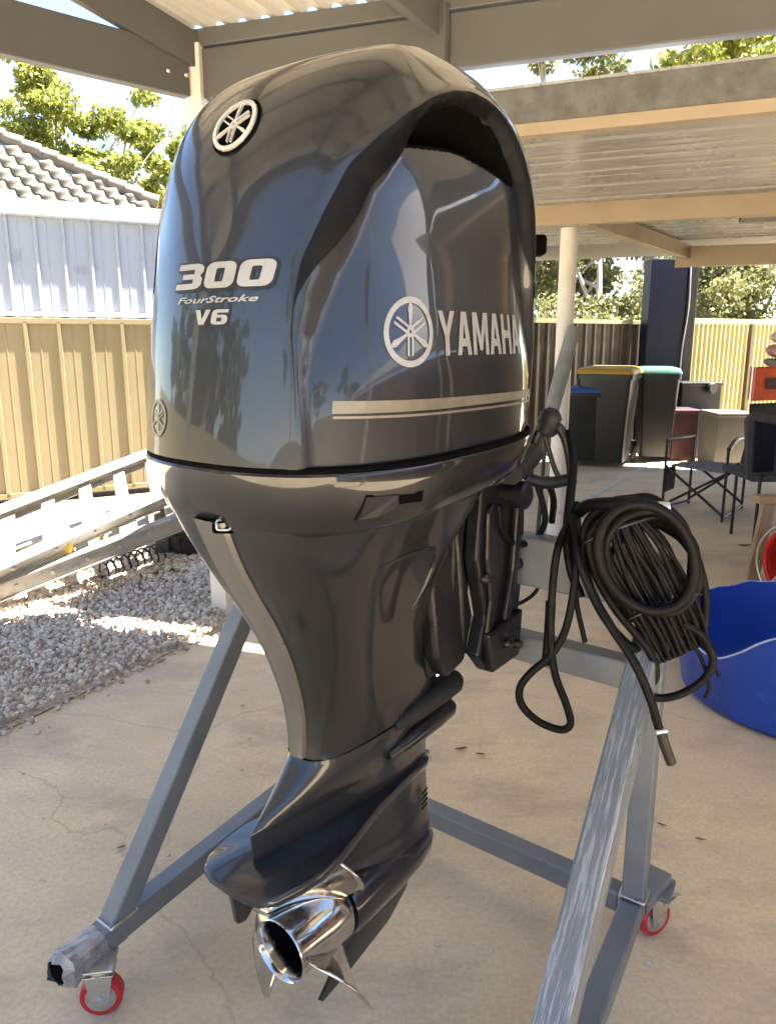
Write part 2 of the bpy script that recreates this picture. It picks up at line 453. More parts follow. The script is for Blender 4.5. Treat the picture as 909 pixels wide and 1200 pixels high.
def gravel():
    vs, fs = [], []
    n = 0
    xmin, ymin = -4.2, 2.0
    while n < 21000:
        x, y = random.uniform(xmin, -0.75), random.uniform(ymin, 6.6)
        if x < -0.66 * y - 0.5: continue
        if not inside(gp, x, y):
            if not inside(gp, x - 0.035, y + 0.015) and (random.random() > 0.010 or not inside(gp, x - 0.18, y + 0.05)): continue
            zb = 0.0
        else:
            ed = 1.0
            zb = 0.012 + 0.018 * (math.sin(x * 3.1) * math.cos(y * 2.3) + 1) * 0.8
        n += 1
        s = random.uniform(0.008, 0.0185) * (1.25 if y > 4.5 else 1)
        R = np.array(Euler((random.uniform(0, 6.3), random.uniform(0, 6.3), random.uniform(0, 6.3))).to_matrix())
        sc = np.array([random.uniform(0.7, 1.3), random.uniform(0.6, 1.0), random.uniform(0.5, 0.8)]) * s
        v = (IV * (1 + rng.uniform(-.16, .16, (12, 1)))) * sc
        v = v @ R.T + np.array([x, y, zb + s * 0.35])
        k = len(vs); vs.extend(map(tuple, v)); fs.extend([(a + k, b + k, c + k) for a, b, c in IF])
    o = mesh_obj('gravel', vs, fs, M['stone'])
    tag(o, 'loose grey and brown gravel stones beside the concrete slab', 'gravel', kind='stuff')
gravel()

# ------------------------------------------------------------------ carport (roof over the motor)
K = Vector((-0.90, 4.0, 0))
ER = Vector((0.942, -0.335, 0)).normalized()          # along the eave
RR = Vector((-0.74, -0.67, 0)).normalized()           # up the slope, on plan
SL = 0.27
def roof_pt(i, k, dz=0.0):
    kk = k if k <= 2.15 else 4.3 - k
    p = K + ER * i + RR * k
    return Vector((p.x, p.y, 2.87 + SL * kk + dz))
carport = thing('carport', (K.x, K.y, 0), 'cream steel gable carport roof with open gable end above the motor', 'carport')
MB().beam(K + Vector((0, 0, 0)), K + Vector((0, 0, 2.57)), 0.095, 0.095, up=ER).build('post', M['post_white'], carport, bev=0.006)
for pi_, pk in ((0, 4.0), (5.6, 0), (5.6, 4.0)):
    p = K + ER * pi_ + RR * pk
    MB().beam(p, p + Vector((0, 0, 2.57)), 0.095, 0.095, up=ER).build('post', M['post_white'], carport, bev=0.006)
up = Vector((0, 0, 1))
MB().beam(K - ER * 0.03 + up * 2.675, K + ER * 5.7 + up * 2.675, 0.06, 0.21).build('eave_beam', M['carport'], carport, bev=0.005)
MB().beam(K - ER * 0.05 + up * 2.825, K + ER * 5.7 + up * 2.825, 0.08, 0.075).build('eave_plate', M['carport'], carport, bev=0.004)
MB().beam(K + RR * 0.06 + up * 2.675, K + RR * 4.0 + up * 2.675, 0.06, 0.21).build('tie_beam', M['carport'], carport, bev=0.005)
MB().beam(K + RR * 4.0 + up * 2.675, K + RR * 4.0 + ER * 5.7 + up * 2.675, 0.06, 0.21).build('eave_beam', M['carport'], carport, bev=0.005)
for q in (0.05, 0.14): MB().lathe([(0.012, -0.012), (0.012, 0.006), (0.006, 0.012)], K + RR * q + up * 2.66 - Vector((0, 0.036, 0)), axis=(0.6, -0.8, 0), n=8).build('bolt', M['zinc'], carport)
MB().beam(K + up * 2.54 - Vector((0, 0.03, 0)), K + up * 2.80 - Vector((0, 0.03, 0)), 0.06, 0.075, up=ER).build('bracket_plate', M['post_white'], carport, bev=0.003)
for i in (0.03, 1.20, 3.4, 5.6):
    MB().beam(roof_pt(i, 0.0, -0.11), roof_pt(i, 2.15, -0.11), 0.05, 0.15).build('rafter', M['carport'], carport, bev=0.004)
    MB().beam(roof_pt(i, 4.0, -0.11), roof_pt(i, 2.15, -0.11), 0.05, 0.15).build('rafter', M['carport'], carport, bev=0.004)
kb2 = K + ER * 1.225 + up * 2.57 + RR * 0.045
MB().beam(kb2, kb2 + up * 0.24, 0.07, 0.03, up=RR).build('stiffener', M['carport'], carport, bev=0.004)
for k in (0.75, 1.45, 2.1, 2.8, 3.5):
    MB().beam(roof_pt(0, k, -0.018), roof_pt(5.7, k, -0.018), 0.045, 0.03).build('purlin', M['carport'], carport, bev=0.003)
def corrugated(p_of, i0, i1, k0, k1, pitch, depth, nk=3, flat=0.5):
    """sheet whose ribs run along k"""
    vs, fs = [], []
    prof = []
    n = max(1, round((i1 - i0) / pitch)); pt = (i1 - i0) / n
    for q in range(n):
        for s_, h in ((0, 0), (flat * 0.5, 0), (flat * 0.5 + 0.08, 1), (0.92 - flat * 0.15, 1), (0.96, 0)):
            prof.append((i0 + (q + s_) * pt, h * depth))
    prof.append((i1, 0))
    m = len(prof)
    for r in range(nk + 1):
        k = k0 + (k1 - k0) * r / nk
        for i, h in prof: vs.append(p_of(i, k, h))
    for r in range(nk):
        for c in range(m - 1): fs.append((r * m + c, r * m + c + 1, (r + 1) * m + c + 1, (r + 1) * m + c))
    return vs, fs
MB().beam(K + ER * 2.25 - RR * 0.0 + Vector((0.335, 0.942, 0)) * 0.085 + up * 2.67, K + ER * 5.7 + Vector((0.335, 0.942, 0)) * 0.085 + up * 2.67, 0.10, 0.09).build('gutter', M['carport'], carport, bev=0.004)  # unseen strip, added to block the roof gap and end the sun streak
wsh = 0.82
for j in range(7):
    for side in (0, 1):
        k0, k1 = (-0.02, 2.15) if side == 0 else (2.15, 4.13)
        v, f = corrugated(roof_pt, j * wsh - 0.06, (j + 1) * wsh - 0.06, k0, k1, 0.113, 0.032, 2)
        o = mesh_obj('roof_sheet', v, f, M['sheet'], carport)

# ------------------------------------------------------------------ patio roof behind
FZ = 2.50
q0, q1 = on_z(580, 108, FZ), on_z(909, 68, FZ)
fd = (q1 - q0).normalized(); fn = Vector((-fd.y, fd.x, 0))                     # fn points away from the camera
q0 = q0 - fd * 1.55
q1 = q0 + fd * 5.5
patio = thing('patio_roof', (q0.x, q0.y, 0), 'low flat patio roof with weathered grey fascia and cream beams behind the motor', 'patio roof')
MB().beam(q0 + up * -0.07, q1 + up * -0.07, 0.03, 0.14).build('fascia', M['fascia'], patio, bev=0.003)
MB().beam(q0 + fn * 0.03 + up * 0.004, q1 + fn * 0.03 + up * 0.004, 0.10, 0.012).build('flashing', M['zinc'], patio)
MB().beam(q0 + fn * 0.02 + up * -0.165, q1 + fn * 0.02 + up * -0.165, 0.07, 0.05).build('edge_trim', M['cream'], patio, bev=0.004)
b0, b1 = on_z(640, 240, 2.33), on_z(909, 225, 2.33)
bd = (b1 - b0).normalized()
dB = (b0 - q0).dot(fn)
dC = dB + 1.75
def patio_pt(i, k, dz=0.0):
    p = q0 + fd * k + fn * i
    return Vector((p.x, p.y, FZ - 0.155 + dz - 0.012 * i))
# soffit sheets: broad pans with narrow grooves, running along the fascia
ni = 30
w_ = (dC + 0.2) / ni
for j in range(ni):
    x0_ = 0.05 + j * w_; x1_ = x0_ + w_ - 0.016; dz_ = 0.004 * math.sin(j * 2.3)
    prof = [(x0_, 0.028), (x0_ + 0.004, dz_), (x0_ + w_ * 0.45, dz_ - 0.003), (x1_ - 0.004, dz_), (x1_, 0.028), (x0_ + w_ - 0.001, 0.028)]
    vs = [patio_pt(x, k, d) for k in (0, 2.75, 5.5) for x, d in prof]
    mesh_obj('soffit_sheet', vs, [(r * 6 + c, r * 6 + c + 1, (r + 1) * 6 + c + 1, (r + 1) * 6 + c) for r in range(2) for c in range(5)], M['soffit'], patio)
# closed top against light leaks; unseen far end added to shade the bins
MB().beam(q0 + fd * 2.75 + fn * 0.03 + up * -0.055, q0 + fd * 2.75 + fn * 6.4 + up * -0.065, 5.5, 0.02).build('roof_deck', M['fascia'], patio)
MB().beam(b0 - bd * 0.07 + up * -0.065, b0 + bd * 3.2 + up * -0.065, 0.08, 0.14).build('beam', M['cream'], patio, bev=0.004)
c0 = on_z(792, 289, 2.27); c1 = c0 + bd * 2.4
MB().beam(c0 + up * -0.09, c1 + up * -0.09, 0.08, 0.17).build('beam', M['cream'], patio, bev=0.004)
MB().beam(b0 + bd * 0.25 + up * -0.08, c0 + bd * 0.1 + up * -0.05, 0.06, 0.12).build('side_beam', M['cream'], patio, bev=0.004)
MB().beam(b0 + bd * 1.2 + fn * 0.7 + up * -0.015, b0 + bd * 3.2 + fn * 0.7 + up * -0.015, 0.24, 0.09).build('service_duct', M['black'], patio, bev=0.004)
pp = at(667, 268, b0.y + 0.05)
MB().lathe([(0.058, 0), (0.058, 2.19)], (pp.x, pp.y, 0.0), n=20).build('post', M['post_white'], patio, smooth=40)
for k, i in ((5.3, 0.3), (5.3, dC), (1.0, dC - 0.1)):
    p = patio_pt(i, k); 
    if k > 2: MB().lathe([(0.058, 0), (0.058, p.z)], (p.x, p.y, 0.0), n=20).build('post', M['post_white'], patio, smooth=40)
lamp_p = at(903, 262, b0.y + 0.35)
MB().beam(lamp_p - bd * 0.05, lamp_p + bd * 0.7, 0.06, 0.05).build('batten_light', M['white'], patio, bev=0.004)

# ------------------------------------------------------------------ boundary fence, shed, neighbour's house
FD = Vector((0.875, 0.485, 0)).normalized(); FN = Vector((FD.y, -FD.x, 0))      # FN faces the camera
F0 = Vector((-3.32, 7.0, 0))
def ribbed_panel(name, parent, mat, k0, k1, z0, z1, rib=0.03, depth=0.022, off=0.0, ribs=None):
    """one pan between two ribs, with its raised rib on the right"""
    def P(k, d, z): 
        p = F0 + FD * k + FN * (d + off); return (p.x, p.y, z)
    w = k1 - k0
    prof = [(0, 0), (w * 0.3, 0.0), (w * 0.31, 0.004), (w * 0.34, 0.004), (w * 0.35, 0), (w - rib * 2.0, 0), (w - rib * 1.6, depth), (w - rib * 0.5, depth), (w - rib * 0.1, 0), (w, 0)]
    vs = [P(k0 + a, d, z) for z in (z0, z1) for a, d in prof]
    m = len(prof)
    return mesh_obj(name, vs, [(i, i + 1, m + i + 1, m + i) for i in range(m - 1)], mat, parent)
def run(parent, k0, k1, pitch, z0, z1, mat, **kw):
    n = int(round((k1 - k0) / pitch)); w = (k1 - k0) / n
    for i in range(n): ribbed_panel('panel', parent, mat, k0 + i * w, k0 + (i + 1) * w, z0, z1, **kw)
fy = thing('fence', F0 - FD * 3, 'tan ribbed metal fence under the pale shed wall on the left', 'fence')
run(fy, -3.2, 4.0, 0.272, 0.05, 1.62, M['fence_y'], rib=0.026, depth=0.03)
for z, h in ((1.63, 0.05), (0.06, 0.05)):
    MB().beam(F0 - FD * 3.2 + up * z + FN * 0.005, F0 + FD * 4.0 + up * z + FN * 0.005, 0.05, h).build('rail', M['fence_y'], fy, bev=0.003)
for k in (-3.2, -0.85, 1.5, 4.0):
    MB().beam(F0 + FD * k - FN * 0.03, F0 + FD * k - FN * 0.03 + up * 1.6, 0.05, 0.05, up=FD).build('post', M['fence_y'], fy)
shed = thing('shed', F0 - FN * 0.2, 'pale blue ribbed metal shed wall rising behind the tan fence', 'shed')
run(shed, -3.2, 4.0, 0.235, 0.0, 2.55, M['fence_b'], rib=0.020, depth=0.022, off=-0.12)
MB().beam(F0 - FD * 3.2 + up * 2.60 - FN * 0.10, F0 + FD * 4.0 + up * 2.60 - FN * 0.10, 0.10, 0.14).build('gutter', M['fence_b'], shed, bev=0.01)
MB().beam(F0 - FD * 3.2 + up * 1.69 - FN * 0.06, F0 + FD * 4.0 + up * 1.69 - FN * 0.06, 0.06, 0.04).build('ledge', M['post_white'], shed, bev=0.003)
MB().add([F0 - FD * 3.2 - FN * 0.16 + up * 2.6, F0 + FD * 4 - FN * 0.16 + up * 2.6, F0 + FD * 4 - FN * 3 + up * 2.7, F0 - FD * 3.2 - FN * 3 + up * 2.7], [(0, 1, 2, 3)]).build('roof', M['fence_b'], shed)
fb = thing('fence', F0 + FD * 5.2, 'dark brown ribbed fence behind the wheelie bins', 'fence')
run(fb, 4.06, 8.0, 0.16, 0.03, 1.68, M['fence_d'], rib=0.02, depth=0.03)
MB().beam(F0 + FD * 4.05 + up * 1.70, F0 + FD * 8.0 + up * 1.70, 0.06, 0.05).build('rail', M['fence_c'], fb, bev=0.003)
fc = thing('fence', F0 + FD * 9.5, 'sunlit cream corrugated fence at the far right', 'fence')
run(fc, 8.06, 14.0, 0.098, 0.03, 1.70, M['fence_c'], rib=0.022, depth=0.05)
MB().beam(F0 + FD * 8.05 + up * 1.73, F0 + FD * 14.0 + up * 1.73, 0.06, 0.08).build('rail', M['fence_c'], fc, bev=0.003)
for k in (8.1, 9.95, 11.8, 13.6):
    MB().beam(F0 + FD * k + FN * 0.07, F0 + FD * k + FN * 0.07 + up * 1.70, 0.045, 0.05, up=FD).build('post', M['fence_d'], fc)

# neighbour's tiled hip roof
r0, r1 = at(-60, 138, 12.6), at(185, 243, 13.4)
hip = (r1 - r0)
house = thing('house', (r0.x, r0.y, 0), 'neighbouring house with beige tiled hip roof behind the shed', 'house')
dn = Vector((-0.50, -0.80, -0.33)); dn.normalize()
hd = hip.normalized()
tn = hd.cross(dn).normalized()
if tn.z < 0: tn = -tn
MB().add([r0, r1, r1 + dn * 3.0, r0 + dn * 4.4], [(0, 1, 2, 3)]).build('roof', M['tile_grey'], house)
along = (hd - dn * hd.dot(dn)).normalized()
tile_me = None
tw, tl = 0.21, 0.26
tv = []
for yy in (0, 1):
    for q in range(9):
        x = q / 8 * tw; zz = 0.022 + 0.03 * math.sin(q / 8 * 2 * math.pi) + (0.035 if yy else 0.0)
        tv.append((x, yy * tl * 1.06, zz))
for q in range(9): tv.append((q / 8 * tw, tl * 1.06, tv[9 + q][2] - 0.028))
tfc = [(i, i + 1, 10 + i, 9 + i) for i in range(8)] + [(9 + i, 10 + i, 19 + i, 18 + i) for i in range(8)]
TB = Matrix((along, dn, tn)).transposed()
tme = bpy.data.meshes.new('tile'); tme.from_pydata(tv, [], tfc); tme.materials.append(M['tile'])
tme.polygons.foreach_set('use_smooth', [True] * len(tme.polygons))
L_al = hip.dot(along)
cnt = 0
for cidx in range(-10, 8):
    for ridx in range(-2, int(L_al / tw) + 1):
        # below the hip line only
        x = ridx * tw; y = cidx * tl
        hy = hip.dot(dn) * (x + tw / 2) / L_al
        yy = y + 0.0
        if yy < hy - 0.05: continue
        if yy > hy + 1.75 or cnt > 290: continue
        o = bpy.data.objects.new('tile', tme); COL.objects.link(o); o.parent = house
        p = r0 + along * x + dn * yy - ORIG[house.name] + tn * 0.02
        o.matrix_local = Matrix.Translation(p) @ TB.to_4x4()
        cnt += 1
nrc = 12
for i in range(nrc):
    a_, b_ = r0 + hip * (i / nrc), r0 + hip * ((i + 1.06) / nrc)
    MB().tube([a_ + up * 0.06, b_ + up * 0.085], lambda t: 0.10 + 0.015 * t, n=10, smooth=0).build('ridge_cap', M['tile'], house, smooth=60)
g0 = at(-40, 205, 10.4); g1 = at(52, 246, 10.4)
MB().add([g0, g1, g1 + Vector((-0.2, -0.8, -0.6)), g0 + Vector((-1.2, -0.8, -0.6)), g0 + Vector((-1.5, 0.4, -0.2))], [(0, 1, 2, 3), (0, 3, 4)]).build('lean_to_roof', M['tile_grey'], house)
wq = r0 + dn * 2.6
MB().box((-4, 0, 0), (6.2, 0.2, 2.7), at=(wq.x, wq.y + 0.6, 0)).build('wall', M['wall'], house)

# ------------------------------------------------------------------ trees
def tree(name, base, height, spread, crown_z0, label, leaf, seed, n_clump=46, leaves=150, lsize=0.17, lean=(0, 0), trunk_r=0.16, dens_r=0.42):
    R = random.Random(seed)
    base = Vector(base)
    root = thing(name, base, label, 'tree', 'trees beyond the fences')
    mb = MB()
    top = base + Vector((lean[0], lean[1], height * 0.72))
    pts = [base, base + Vector((lean[0] * 0.25 + R.uniform(-.2, .2), lean[1] * 0.3, height * 0.25)), base + Vector((lean[0] * 0.6 + R.uniform(-.3, .3), lean[1] * 0.6, height * 0.5)), top]
    mb.tube(pts, lambda t: trunk_r * (1 - 0.75 * t), n=9, smooth=5)
    ends = []
    for q in range(12):
        t = R.uniform(0.35, 0.97); i = min(2, int(t * 3)); s0 = pts[i].lerp(pts[i + 1], t * 3 - i)
        an = R.uniform(0, 6.283); rr = spread * R.uniform(0.45, 0.95)
        e = Vector((base.x + lean[0] * t + math.cos(an) * rr, base.y + lean[1] * t + math.sin(an) * rr, base.z + crown_z0 + (height - crown_z0) * R.uniform(0.15, 0.95)))
        mid = s0.lerp(e, 0.5) + Vector((R.uniform(-.3, .3), R.uniform(-.3, .3), R.uniform(-.1, .45)))
        r0_ = trunk_r * 0.45 * (1 - 0.5 * t)
        mb.tube([s0, mid, e], lambda u, r0_=r0_: r0_ * (1 - 0.8 * u), n=6, smooth=5)
        ends.append(e); ends.append(mid.lerp(e, 0.5))
        for _ in range(2):
            e2 = e + Vector((R.uniform(-.8, .8), R.uniform(-.8, .8), R.uniform(-.5, .7)))
            mb.tube([mid.lerp(e, 0.6), e.lerp(e2, 0.4), e2], lambda u, r0_=r0_: r0_ * 0.4 * (1 - 0.8 * u), n=5, smooth=3); ends.append(e2)
    mb.build('trunk', M['bark'], root, smooth=60)
    nr = np.random.default_rng(seed)
    V = []
    for c in range(n_clump):
        if c < len(ends): cc = ends[c]
        else:
            an = R.uniform(0, 6.283); rr = spread * math.sqrt(R.random()) * 0.95; h = R.random()
            cc = Vector((base.x + lean[0] * 0.8 + math.cos(an) * rr * math.sin(0.5 + h * 2.2), base.y + lean[1] * .8 + math.sin(an) * rr * math.sin(0.5 + h * 2.2), base.z + crown_z0 + (height - crown_z0) * h))
        rad = R.uniform(0.45, 1.0) * dens_r * spread * 0.45
        d = nr.normal(size=(leaves, 3)); d /= np.linalg.norm(d, axis=1)[:, None]
        pos = np.array(cc) + d * (rad * nr.uniform(0.15, 1, (leaves, 1)) ** 0.6) * np.array([1.15, 1.15, 0.62])
        ax = nr.normal(size=(leaves, 3)) + np.array([0, 0, -0.8]); ax /= np.linalg.norm(ax, axis=1)[:, None]
        w = np.cross(ax, nr.normal(size=(leaves, 3))); w /= np.linalg.norm(w, axis=1)[:, None]
        ln = lsize * nr.uniform(0.6, 1.3, (leaves, 1)); wd = ln * nr.uniform(0.22, 0.42, (leaves, 1))
        q = np.stack([pos, pos + ax * ln * .45 + w * wd, pos + ax * ln, pos + ax * ln * .45 - w * wd], 1)
        V.append(q.reshape(-1, 3))
    V = np.concatenate(V)
    F = [(i, i + 1, i + 2, i + 3) for i in range(0, len(V), 4)]
    mesh_obj('crown', V.tolist(), F, leaf, root)
    return root
def ground_below(x, y, Y):
    p = at(x, y, Y); return Vector((p.x, p.y, -0.02))
tree('gum_tree', ground_below(38, 150, 19), 7.4, 2.6, 3.6, 'tall gum tree with pale forked limbs above the tiled roof at far left', M['leafA'], 11, 64, 420, 0.12, (0.3, 0), 0.17)
tree('gum_tree', ground_below(138, 150, 17.5), 6.6, 1.7, 3.2, 'slender yellow green gum tree beside the cowling on the left', M['leafA'], 23, 44, 380, 0.11, (-0.2, 0), 0.12)
tree('gum_tree', ground_below(-190, 150, 21), 8.6, 3.4, 3.2, 'gum tree cut off by the left edge, under the gable beam', M['leafA'], 5, 50, 320, 0.15, (0.6, 0), 0.2)
tree('gum_tree', ground_below(215, 140, 24), 7.2, 2.0, 4.8, 'distant gum tree just left of the cowling crown', M['leafA'], 31, 30, 300, 0.13, (0, 0), 0.13)
tree('gum_tree', ground_below(655, 90, 19), 8.4, 2.2, 1.2, 'gum tree behind the patio roof next to the cowling intake', M['leafC'], 41, 54, 330, 0.13, (0, 0), 0.17)
tree('gum_tree', ground_below(775, 80, 17), 8.6, 2.9, 2.0, 'bright gum tree in the gap above the grey fascia', M['leafA'], 47, 66, 400, 0.125, (0.2, 0), 0.2)
tree('gum_tree', ground_below(890, 70, 18), 9.0, 3.0, 2.4, 'gum tree at the right edge above the grey fascia', M['leafA'], 53, 66, 400, 0.125, (0, 0), 0.2)
tree('shrub_tree', ground_below(700, 330, 13.5), 4.3, 1.8, 0.7, 'dense shrubby tree behind the dark fence and round post', M['leafC'], 61, 56, 380, 0.085, (0, 0), 0.12, 0.6)
tree('shrub_tree', ground_below(880, 340, 15.5), 3.6, 2.3, 0.9, 'pale dry shrub over the cream fence at right', M['leafC'], 67, 60, 380, 0.09, (0, 0), 0.1, 0.6)
tree('shrub_tree', ground_below(818, 340, 14.6), 4.6, 1.1, 1.6, 'thin multi stemmed tree behind the left end of the cream fence', M['leafC'], 71, 26, 130, 0.14, (0.3, 0), 0.16)
# behind the camera: seen only in the glossy cowling
tree('gum_tree', (-6.5, -13, -0.02), 8.5, 3.0, 3, 'tall tree far behind the camera on the left', M['leafB'], 81, 40, 120, 0.3, (0, 0), 0.2)
tree('gum_tree', (-1.0, -16, -0.02), 7.5, 2.6, 2.6, 'slim tree far behind the camera', M['leafB'], 83, 34, 120, 0.3, (0, 0), 0.2)
tree('gum_tree', (6.0, -15, -0.02), 9.0, 3.2, 2.6, 'broad tree far behind the camera on the right', M['leafB'], 87, 40, 120, 0.3, (0, 0), 0.2)
bk = thing('fence', (-5, -10, 0), 'tan metal fence along the yard behind the camera', 'fence')
for i in range(40):
    v = [(-14 + i * 0.6, -10, 0), (-14 + i * 0.6 + 0.5, -10, 0), (-14 + i * 0.6 + 0.54, -9.96, 0), (-14 + i * 0.6 + 0.6, -9.96, 0)]
    mesh_obj('panel', [(a, b, z) for z in (0, 1.8) for a, b, _ in v], [(q, q + 1, q + 5, q + 4) for q in range(3)], M['fence_y'], bk)
hw = thing('house', (4.7, 0, 0), 'brown brick house wall along the right side of the carport', 'house')
MB().box((4.7, -9.0, 0), (5.0, 7.4, 2.36)).build('wall', M['brick'], hw)
MB().add([(4.25, -9.5, 2.55), (4.25, 7.6, 2.55), (8.6, 7.6, 4.5), (8.6, -9.5, 4.5), (4.25, -9.5, 2.40), (4.25, 7.6, 2.40), (8.6, 7.6, 4.35), (8.6, -9.5, 4.35)], [(0, 1, 2, 3), (7, 6, 5, 4), (0, 4, 5, 1), (1, 5, 6, 2), (3, 2, 6, 7), (0, 3, 7, 4)]).build('roof', M['tile_grey'], hw)  # unseen roof, added to keep sky out of the cowling's side reflection
MB().box((4.12, -9.5, 2.42), (4.24, 7.6, 2.56)).build('gutter', M['white'], hw)
MB().box((4.685, 0.6, 0.9), (4.70, 2.2, 2.1)).build('window', M['navy'], hw)
MB().box((4.67, 0.5, 0.82), (4.70, 2.3, 0.9)).build('sill', M['white'], hw)
MB().box((4.685, -5.0, 0.9), (4.70, -2.8, 2.1)).build('window', M['navy'], hw)
MB().box((4.685, 3.2, 0.02), (4.70, 4.1, 2.1)).build('door', M['black'], hw)
LT = ((-15, -1.0, 7.0, 2.2, 91), (-14, 2.2, 5.4, 1.6, 92), (-17, -4.6, 8.0, 2.4, 93), (-13.5, 0.6, 4.4, 1.3, 94), (-15.5, 4.2, 6.2, 1.8, 95), (-14.5, -3.0, 5.0, 1.6, 96), (-16.0, 1.4, 6.6, 1.2, 97))
LL = ('gum tree well outside the left edge, level with the camera', 'low tree outside the left edge towards the house', 'tallest tree outside the left edge', 'small round tree outside the left edge', 'gum tree outside the left edge beyond the low one', 'bushy tree outside the left edge behind the camera', 'thin upright tree outside the left edge')
for n_, (x_, y_, h_, sp_, sd_) in enumerate(LT):
    tree('gum_tree', (x_, y_, -0.02), h_, sp_, 0.7, LL[n_], M['leafB'], sd_, 44, 130, 0.26, (0, 0), 0.14)
sf = thing('fence', (-8.0, 0, 0), 'tan metal fence along the left side of the yard, outside the frame', 'fence')
for i in range(24):
    y0_ = -8 + i * 0.55
    v = [(-8.0, y0_), (-8.0, y0_ + 0.45), (-7.96, y0_ + 0.48), (-7.96, y0_ + 0.55)]
    mesh_obj('panel', [(a, b, z) for z in (0, 1.8) for a, b in v], [(q, q + 1, q + 5, q + 4) for q in range(3)], M['fence_y'], sf)

# ================================================================== OUTBOARD MOTOR
PHI = math.radians(52)
MF = Vector((math.cos(PHI), math.sin(PHI), 0)); MS = Vector((math.sin(PHI), -math.cos(PHI), 0))   # fore, starboard
MO = Vector((-0.21205, 1.28545, 0))
def W(a, o, z): return MO + MF * a + MS * o + Vector((0, 0, z))
def to_m(p):
    d = Vector(p) - MO
    return d.dot(MF), d.dot(MS), p[2]
CK = np.array([(1.2730, -0.1434, 0.6296, 0.2863), (1.3936, -0.1267, 0.6290, 0.2910), (1.5076, -0.1100, 0.6289, 0.2830), (1.6216, -0.0860, 0.6390, 0.2750), (1.6976, -0.0683, 0.6450, 0.2680), (1.7640, -0.0417, 0.6440, 0.2534), (1.8210, -0.0020, 0.6336, 0.2321), (1.8685, 0.0560, 0.6176, 0.2000), (1.9065, 0.1620, 0.5927, 0.1588), (1.9350, 0.2500, 0.5483, 0.1161), (1.9540, 0.3125, 0.4937, 0.0686), (1.9620, 0.37, 0.43, 0.012)])
def pchip(x, X, Y):
    h = np.diff(X); d = np.diff(Y) / h; m = np.zeros(len(X))
    for i in range(1, len(X) - 1):
        if d[i - 1] * d[i] > 0:
            w1, w2 = 2 * h[i] + h[i - 1], h[i] + 2 * h[i - 1]
            m[i] = (w1 + w2) / (w1 / d[i - 1] + w2 / d[i])
    m[0], m[-1] = d[0], d[-1]
    x = np.asarray(x, float); k = np.clip(np.searchsorted(X, x) - 1, 0, len(X) - 2)
    t = (x - X[k]) / h[k]
    return Y[k] * (1 + 2 * t) * (1 - t) ** 2 + m[k] * h[k] * t * (1 - t) ** 2 + Y[k + 1] * t * t * (3 - 2 * t) + m[k + 1] * h[k] * t * t * (t - 1)
def super_sec(T, a0, a1, w, am, na=2.47, nf=2.82):
    ct, st = np.cos(T), np.sin(T)
    n = np.where(ct < 0, na, nf); L = np.where(ct < 0, am - a0, a1 - am)
    return am + L * np.sign(ct) * np.abs(ct) ** (2 / n), w * np.sign(st) * np.abs(st) ** (2 / n)
def cowl_sec(z, T):
    a0, a1, w = (float(pchip([z], CK[:, 0], CK[:, i])[0]) for i in (1, 2, 3))
    am = min(max(.158, a0 + .05), a1 - .03)
    return super_sec(T, a0, a1, w, am)
ARCH = np.array([(-0.098, 1.22), (-0.094, 1.36), (-0.088, 1.46), (-0.080, 1.51), (-0.068, 1.562), (-0.04, 1.631), (-0.011, 1.692), (0.032, 1.735), (0.082, 1.772), (0.146, 1.806), (0.22, 1.834), (0.30, 1.853), (0.375, 1.854), (0.42, 1.832), (0.45, 1.795), (0.475, 1.745), (0.50, 1.66), (0.53, 1.52), (0.55, 1.40), (0.57, 1.22)])
MOUTH = np.array([(0.078, 1.737), (0.127, 1.785), (0.202, 1.816), (0.27, 1.836), (0.335, 1.842), (0.396, 1.828), (0.436, 1.793), (0.456, 1.735), (0.417, 1.732), (0.337, 1.743), (0.257, 1.750), (0.203, 1.750), (0.134, 1.742)])
def seg_dist(px, pz, poly, closed):
    d = np.full(px.shape, 9.0)
    n = len(poly)
    for i in range(n if closed else n - 1):
        A, B = poly[i], poly[(i + 1) % n]
        e = B - A; t = np.clip(((px - A[0]) * e[0] + (pz - A[1]) * e[1]) / (e @ e), 0, 1)
        d = np.minimum(d, np.hypot(px - A[0] - t * e[0], pz - A[1] - t * e[1]))
    return d
def in_poly(px, pz, poly):
    c = np.zeros(px.shape, bool); j = len(poly) - 1
    for i in range(len(poly)):
        xi, yi = poly[i]; xj, yj = poly[j]
        with np.errstate(divide='ignore', invalid='ignore'):
            hit = ((yi > pz) != (yj > pz)) & (px < (xj - xi) * (pz - yi) / (yj - yi + 1e-12) + xi)
        c ^= hit; j = i
    return c
def sstep(x): x = np.clip(x, 0, 1); return x * x * (3 - 2 * x)

motor = thing('outboard_motor', W(0.2, 0, 0.0), 'large dark grey outboard motor with polished propeller hanging on the grey stand', 'outboard motor')
NT, NZ = 760, 380
uz = np.linspace(0, 1, NZ); zl = 1.273 + (1.962 - 1.273) * (1 - (1 - uz) ** 1.7)
tt = np.linspace(0, 2 * np.pi, NT, endpoint=False)
